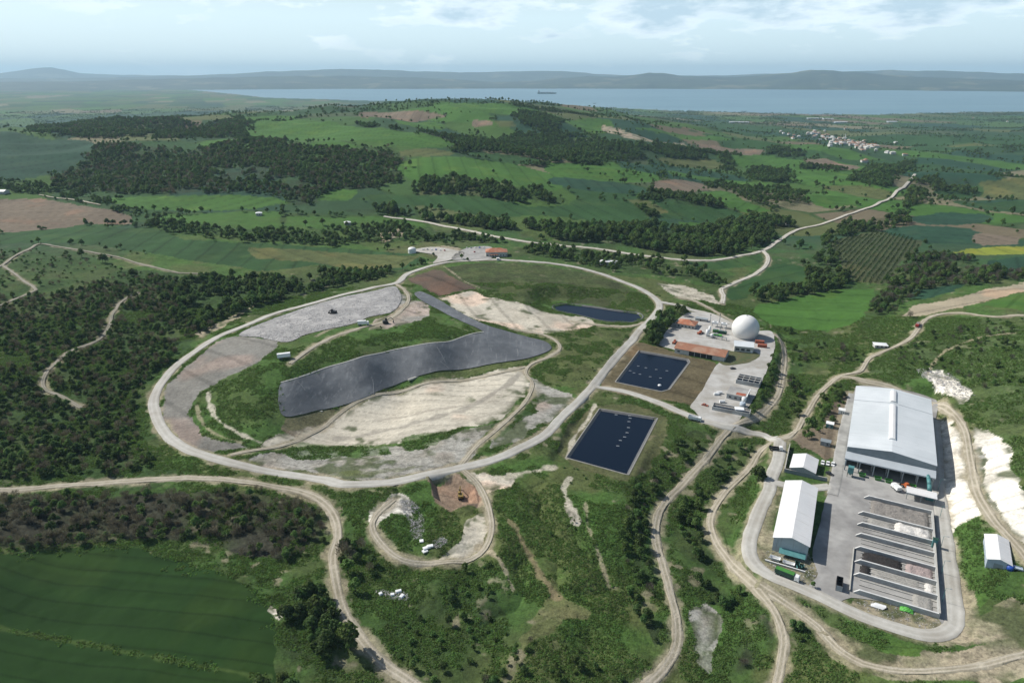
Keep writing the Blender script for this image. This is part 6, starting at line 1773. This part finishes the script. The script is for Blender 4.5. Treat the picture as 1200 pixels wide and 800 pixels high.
# ---------------- gate house and far buildings
q = at_z(569.5, 301, 9)
t = hip_house('gate_house', 'red-roofed gate house at the top of the perimeter road', 'house', (q[0], q[1], 9), 0.05, 24, 14, 5.2, 8.6, M['plaster'], M['terra'])
MB().box(4, -3.2, 2.9, 14, -.06, 3.1).build('porch_roof', M['terra'], t)
for x in (4.2, 9, 13.6): MB().box(x, -3.1, -.5, x+.3, -2.8, 2.9).build('porch_post', M['white'], t)
q = at_z(583.5, 305, 9); t = thing('weighbridge_booth', 'small white booth by the road in front of the gate house', 'booth', (q[0], q[1], float(hz(q[0], q[1]))), .05)
MB().box(-1.4, -1.3, -.3, 1.4, 1.3, 2.6).build('wall', M['white'], t); MB().box(-1.8, -1.7, 2.6, 1.8, 1.7, 2.8).build('roof', M['white'], t); MB().box(-1, -1.36, 1, 1, -1.28, 2).build('window', M['glass'], t)
q = at(483, 296); t = thing('tank_dome', 'white dome-topped tank at the left of the gate car park', 'tank', q, 0)
MB().tube((0, 0, -.4), (0, 0, 4), 4.6, 4.6, 24).build('shell', M['white'], t); MB().dome(0, 0, 4, 4.7, 0, PI/2, 24, 7, sz=.55).build('roof', M['membrane'], t, smooth=True)
for i, (a, b) in enumerate(((496,293.2),(501,293),(506,293.4),(511,293.3),(516,294),(521,294.2),(547,291.5),(552,291.2),(557,291),(562,290.8),(567,290.6),(556,296))):
    q = at(a, b); m = [M['white'], M['steel'], M['white'], M['blue'], M['white'], M['red']][i % 6]
    car((q[0], q[1], q[2]+.25), PI/2 + .1*(i % 3), m, 'small car parked in the gate car park by the red-roofed house', 'cars in the gate car park')
q = at(712, 310); t = hip_house('lodge', 'low white flat building in the trees right of the gate house', 'building', (q[0]-9, q[1]-3, q[2]), -.25, 18, 8, 4.2, 5.2, M['plaster'], M['white'])
q = at(762, 300); 
q = at(955, 408); 
p_ = at(1025, 408); t = hip_house('hut', 'small pale flat-roofed hut beside the dirt road below the red truck', 'hut', (p_[0], p_[1], p_[2]), -.2, 9, 6, 2.6, 3.2, M['plaster'], M['white'])
q = at(5, 228); t = thing('barn', 'long low white barn at the far left edge by the brown field', 'barn', (q[0], q[1], q[2]), .05)
gable_walls(MB(), 12, 62, 4.5, 6.5).build('wall', M['plaster'], t); gable_roof(MB(), 12, 62, 4.5, 6.5).build('roof', M['roofwhite'], t); t.rotation_euler.z = PI/2 - .1
for a, b, lab in ((300,253,'tiny white farmhouse among the trees of the valley at left'), (404,264,'small white house at the edge of the valley trees'), (887,204,'tiny white house at the foot of the far hill'), (921,264,'small pale house beside the country road')):
    q = at(a, b); hip_house('farmhouse', lab, 'house', (q[0], q[1], q[2]), .3, 8, 6.5, 3.4, 5, M['plaster'], M['terra'] if a in (887,) else M['white'])
# the village on the far plain
vcount = 0
vm = [M['plaster'], M['plaster'], M['roofwhite']]
M['oldtile'] = mat('old_tile', (.34,.22,.16), (.28,.18,.13), .5)
vr = [M['oldtile'], M['oldtile'], M['rust'], M['plaster'], M['plaster']]
rv = random.Random(5)
def vhouse(m1, m2, W_, L_, he_, hr_):
    b = MB(); b.box(0, 0, -3, W_, L_, he_, 0)
    b.add([(-.4,-.4,he_),(W_+.4,-.4,he_),(W_+.4,L_+.4,he_),(-.4,L_+.4,he_),(W_*.5,L_*.25,hr_),(W_*.5,L_*.75,hr_)], [(0,1,4),(1,2,5,4),(2,3,5),(3,0,4,5),(3,2,1,0)], 1)
    return b
vprot = [(vhouse(0, 0, rv.uniform(9, 14), rv.uniform(9, 16), rv.uniform(4.5, 7), rv.uniform(7.5, 9.5)), a, b) for a in vm for b in vr[:5]]
vmesh = []
for b, a, c in vprot:
    o = b.build('village_house', [a, c]); vmesh.append(o.data); bpy.data.objects.remove(o)
spots = []
for i in range(105):
    tt = rv.random(); cx = 948 + 78*tt + rv.gauss(0, 4); cy = 160 + 14*tt + rv.gauss(0, 2.4) - (3 if tt < .2 else 0)
    spots.append((cx, cy))
for a, b in [(915,155),(920,157),(926,158),(932,160),(938,161),(929,163),(945,158),(1040,180),(1050,181),(1058,183),(1013,190),(1016,191),(1052,168),(990,152),(1180,143),(1140,139)]: spots.append((a, b))
P = at(np.array([s[0] for s in spots]), np.array([s[1] for s in spots]))
VH = P[:, :2]
for p_ in P:
    o = link('village_house', rv.choice(vmesh), None, (p_[0], p_[1], p_[2]-.2)); o.rotation_euler.z = rv.uniform(-.4, .4) + rv.choice((0, PI/2))
    tag(o, 'tiny pale house with a low roof in the distant village on the plain', 'house', 'houses of the distant village')
q = at(990, 165); t = thing('minaret', 'slender white minaret rising among the village houses', 'minaret', q, 0)
MB().tube((0, 0, -1), (0, 0, 24), 1.6, 1.3, 12).build('shaft', M['white'], t); MB().tube((0, 0, 18), (0, 0, 19), 2.4, 2.4, 12).build('balcony', M['white'], t); MB().tube((0, 0, 24), (0, 0, 31), 1.4, .05, 12).build('spire', M['steel'], t)
for a, b, w_, lab in ((955,139.5,110,'long pale greenhouse block on the plain by the strait'), (970,140,70,'short pale greenhouse beside the long one'), (985,144,80,'bluish greenhouse roof on the far plain'), (1045,143.5,60,'pale warehouse roof on the far plain'), (866,144,120,'white strip of greenhouses below the far shore')):
    q = at(a, b); t = thing('greenhouse', lab, 'greenhouse', q, 0)
    MB().box(-w_/2, -14, -3, w_/2, 14, 5).build('wall', M['shedwall'], t); b_ = MB()
    for k in range(4): b_.prism([(-14+k*7, 5.01), (-10.5+k*7, 7.5), (-7+k*7, 5.01)], 'x', -w_/2, w_/2)
    b_.build('roof', M['roofwhite'], t)


# ---------------- ships on the strait
def ship(a, b, L_, label, heading, kind):
    q = at_z(a, b, SEA); t = thing('cargo_ship', label, 'ship', (q[0], q[1], SEA), heading)
    h = L_/2; B2 = L_*.075; D = L_*.06
    ring = lambda z, s, bow: [(-h*s, -B2*s, z), (h*.7*s, -B2*s, z), (h*bow, 0, z), (h*.7*s, B2*s, z), (-h*s, B2*s, z)]
    vs = ring(-3, .95, .92) + ring(D, 1, 1.0); fs = [(i, (i+1) % 5, 5+(i+1) % 5, 5+i) for i in range(5)] + [(4, 3, 2, 1, 0), (5, 6, 7, 8, 9)]
    MB().add(vs, fs).build('hull', M['dkgreen'] if kind else M['black'], t)
    MB().box(-h*.92, -B2*.8, D, -h*.76, B2*.8, D+L_*.09).build('bridge', M['steel'], t)
    b_ = MB()
    for k in range(5): b_.box(-h*.66+k*h*.28, -B2*.75, D+.05, -h*.66+k*h*.28+h*.22, B2*.75, D+L_*.025)
    b_.build('hatch_cover', M['gable'], t)
    MB().tube((-h*.85, 0, D+L_*.09), (-h*.85, 0, D+L_*.125), L_*.018, L_*.015, 8).build('funnel', M['rustred'], t)


ship(641, 110.2, 330, 'long dark cargo ship on the strait beyond the hill', .05, 1)
ship(697, 121.6, 45, 'tiny dark boat on the near water of the strait', .3, 0)
ship(872, 131.0, 50, 'tiny boat close to the right-hand shore of the strait', 0, 0)
# ------------------------------------------------------------------ water, hills, air, light
sm_, nt, bs = new_mat('sea_water')
tc = N(nt, 'ShaderNodeTexCoord').outputs['Object']
mp = N(nt, 'ShaderNodeMapping'); mp.inputs['Scale'].default_value = (.25, 1, 1); nt.links.new(tc, mp.inputs[0])
nt.links.new(mixc(nt, ramp(nt, noise_node(nt, mp.outputs[0], .0012, 4), .4, .6), (.10, .20, .25), (.14, .25, .29)), bs.inputs['Base Color'])
bs.inputs['Roughness'].default_value = .35; bs.inputs['IOR'].default_value = 1.33
bp = N(nt, 'ShaderNodeBump'); bp.inputs['Strength'].default_value = .4; bp.inputs['Distance'].default_value = 1.0
nt.links.new(noise_node(nt, mp.outputs[0], .03, 5), bp.inputs['Height']); nt.links.new(bp.outputs[0], bs.inputs['Normal'])
seaV = []; aa = np.radians(np.linspace(-58, 58, 60)); rr = np.geomspace(3800, 42000, 24)
for r in rr: seaV += [(r*math.sin(a), r*math.cos(a), SEA) for a in aa]
q = (np.arange(23)[:, None]*60 + np.arange(59)[None]).ravel()
tag(link('sea', np_mesh('sea', np.array(seaV), np.stack([q, q+60, q+61, q+1], 1), [sm_])), kind='structure')

hm = mat('far_hills', (.010, .022, .012), (.040, .060, .028), .0016, c3=(.12, .12, .07), scale3=.0011, lo3=.56, hi3=.64)


def hill_range(name, r0, prof, depth, base_px=None, seed=0, foot=SEA-3):
    """a range of hills: skyline given as photo pixels, standing about r0 metres away"""
    pa = np.array([math.atan((p[0]-600)/FPX/(cP+sP*(400-p[1])/FPX)) for p in prof])
    pr_ = ray([p[0] for p in prof], [p[1] for p in prof]); el = pr_[:, 2]/np.hypot(pr_[:, 0], pr_[:, 1])
    A = np.radians(np.linspace(-50, 50, 900)); K = 34
    e = np.interp(A, pa, el)
    Vv = []
    for k in range(K):
        t = k/(K-1); r = r0 + depth*t
        crest_r = r0 + depth*.7
        top = CAMZ + e*crest_r - foot
        sh = np.clip(t/.7, 0, 1)**.75 if t <= .7 else 1-((t-.7)/.3)**1.5
        x = r*np.sin(A); y = r*np.cos(A)
        n = fbm(x, y, depth*.45, 5, seed)
        f = sh*(1 + (n-.5)*1.5*(1-sh)*(1 if t < .7 else .4))
        rr_ = r + (fbm(A*40, A*0+seed, 1.0, 3, seed+3)-.5)*depth*.12*(1-t)
        Vv.append(np.stack([rr_*np.sin(A), rr_*np.cos(A), foot + np.maximum(top, 4)*f*(1 + .12*(fbm(A*55, A*0, 1.0, 4, seed+9)-.5)) + (n-.5)*18*(t > .1)], 1))
    Vv = np.concatenate(Vv); L = len(A)
    q = (np.arange(K-1)[:, None]*L + np.arange(L-1)[None]).ravel()
    return tag(link(name, np_mesh(name, Vv, np.stack([q, q+L, q+L+1, q+1], 1), [hm], smooth=True)), kind='structure')


hill_range('hills', 17200, [(-200,97),(0,96),(90,95.5),(160,93),(230,91.5),(300,90),(340,89.5),(400,89),(470,90.5),(530,93),(580,96.5),(620,95),(660,91.5),(690,89.5),(720,90),(745,87.5),(760,85.5),(775,86),(800,89),(850,91),(890,88.5),(925,85.5),(950,82),(975,82.5),(1010,85),(1050,88.5),(1100,91),(1150,93),(1200,94.5),(1400,97)], 3800, seed=11)
hill_range('hills', 24500, [(-200,92),(60,92),(160,90.5),(230,88.5),(300,85),(350,82.5),(400,81),(450,82),(500,84),(560,85),(620,83),(660,83.5),(700,86.5),(760,90),(850,89),(900,86.5),(980,84.5),(1040,82.5),(1100,83),(1160,85),(1200,86.5),(1400,89)], 4000, seed=23)
hill_range('hills', 33000, [(-200,90),(0,86),(20,82.5),(45,79.5),(60,79),(75,82),(95,86),(140,88),(300,89),(600,88.5),(800,88.5),(1400,89)], 4000, seed=37)

# pale air over the whole district
hz_m, nt, bs = new_mat('haze')
nt.nodes.remove(bs)
pv = N(nt, 'ShaderNodeVolumePrincipled')
pv.inputs['Color'].default_value = HAZECOL
pv.inputs['Density'].default_value = HAZE
pv.inputs['Anisotropy'].default_value = .1
nt.links.new(pv.outputs[0], nt.nodes['Material Output'].inputs['Volume'])
ztop = 700.0
b = MB().box(-52000, -9000, SEA-14, 52000, 48000, ztop)
tag(b.build('haze', hz_m), 'pale blue air fading the far hills and water', 'haze', kind='stuff')

w = bpy.data.worlds.new('World'); S.world = w; w.use_nodes = True
nt = w.node_tree; bg = nt.nodes['Background']
sky = N(nt, 'ShaderNodeTexSky', sky_type='NISHITA'); sky.sun_disc = False
SUN_EL, SUN_AZ = math.radians(43), math.radians(152)      # azimuth as a plan angle from +x
sky.sun_elevation = SUN_EL; sky.sun_rotation = PI/2 - SUN_AZ
sky.air_density = 1.0; sky.dust_density = 1.5; sky.ozone_density = 1.5
d = N(nt, 'ShaderNodeTexCoord').outputs['Generated']
sx = N(nt, 'ShaderNodeSeparateXYZ'); nt.links.new(d, sx.inputs[0])
# cloud layer seen edge-on near the horizon: stretch sideways
zz = math_n(nt, 'MULTIPLY', sx.outputs['Z'], 3.6)
cb = N(nt, 'ShaderNodeCombineXYZ'); nt.links.new(sx.outputs['X'], cb.inputs[0]); nt.links.new(sx.outputs['Y'], cb.inputs[1]); nt.links.new(zz, cb.inputs[2])
cn = N(nt, 'ShaderNodeTexNoise'); cn.inputs['Scale'].default_value = 7.0; cn.inputs['Detail'].default_value = 8; cn.inputs['Roughness'].default_value = .6
nt.links.new(cb.outputs[0], cn.inputs['Vector'])
hgt = ramp(nt, sx.outputs['Z'], .028, .085)
side = ramp(nt, sx.outputs['X'], -.35, .25)
cov = math_n(nt, 'ADD', cn.outputs['Fac'], math_n(nt, 'MULTIPLY', math_n(nt, 'MULTIPLY', hgt, math_n(nt, 'ADD', math_n(nt, 'MULTIPLY', side, .6), .4)), .22))
cf = math_n(nt, 'MULTIPLY', ramp(nt, cov, .585, .68), math_n(nt, 'SUBTRACT', 1.0, ramp(nt, sx.outputs['Z'], .12, .24)))
cn2 = N(nt, 'ShaderNodeTexNoise'); cn2.inputs['Scale'].default_value = 9; cn2.inputs['Detail'].default_value = 6
nt.links.new(cb.outputs[0], cn2.inputs['Vector'])
shade = ramp(nt, math_n(nt, 'ADD', cov, math_n(nt, 'MULTIPLY', cn2.outputs['Fac'], .25)),   .70, .90)
cc = mixc(nt, shade, CLOUD_LIT, CLOUD_DARK)
pale = math_n(nt, 'MULTIPLY', math_n(nt, 'SUBTRACT', 1.0, ramp(nt, sx.outputs['Z'], .07, .20)), .75)
base = mixc(nt, pale, sky.outputs[0], SKYPALE)
out = mixc(nt, math_n(nt, 'MULTIPLY', cf, .85), base, cc)
nt.links.new(out, bg.inputs['Color']); bg.inputs['Strength'].default_value = SKY
sl = bpy.data.lights.new('sun', 'SUN'); sl.energy = SUN; sl.angle = math.radians(.53); sl.color = (1, .955, .89)
so = bpy.data.objects.new('sun', sl); COL.objects.link(so)
dirv = Vector((-math.cos(SUN_AZ)*math.cos(SUN_EL), -math.sin(SUN_AZ)*math.cos(SUN_EL), -math.sin(SUN_EL)))
so.rotation_euler = dirv.to_track_quat('-Z', 'Y').to_euler(); so.location = (0, 0, 900)
S.view_settings.view_transform = 'Standard'; S.view_settings.look = 'None'
S.view_settings.exposure = EXPO; S.view_settings.gamma = 1
S.render.engine = 'CYCLES'
S.cycles.max_bounces = 5; S.cycles.volume_bounces = 0; S.cycles.transparent_max_bounces = 4
S.render.resolution_x, S.render.resolution_y = 1024, 682
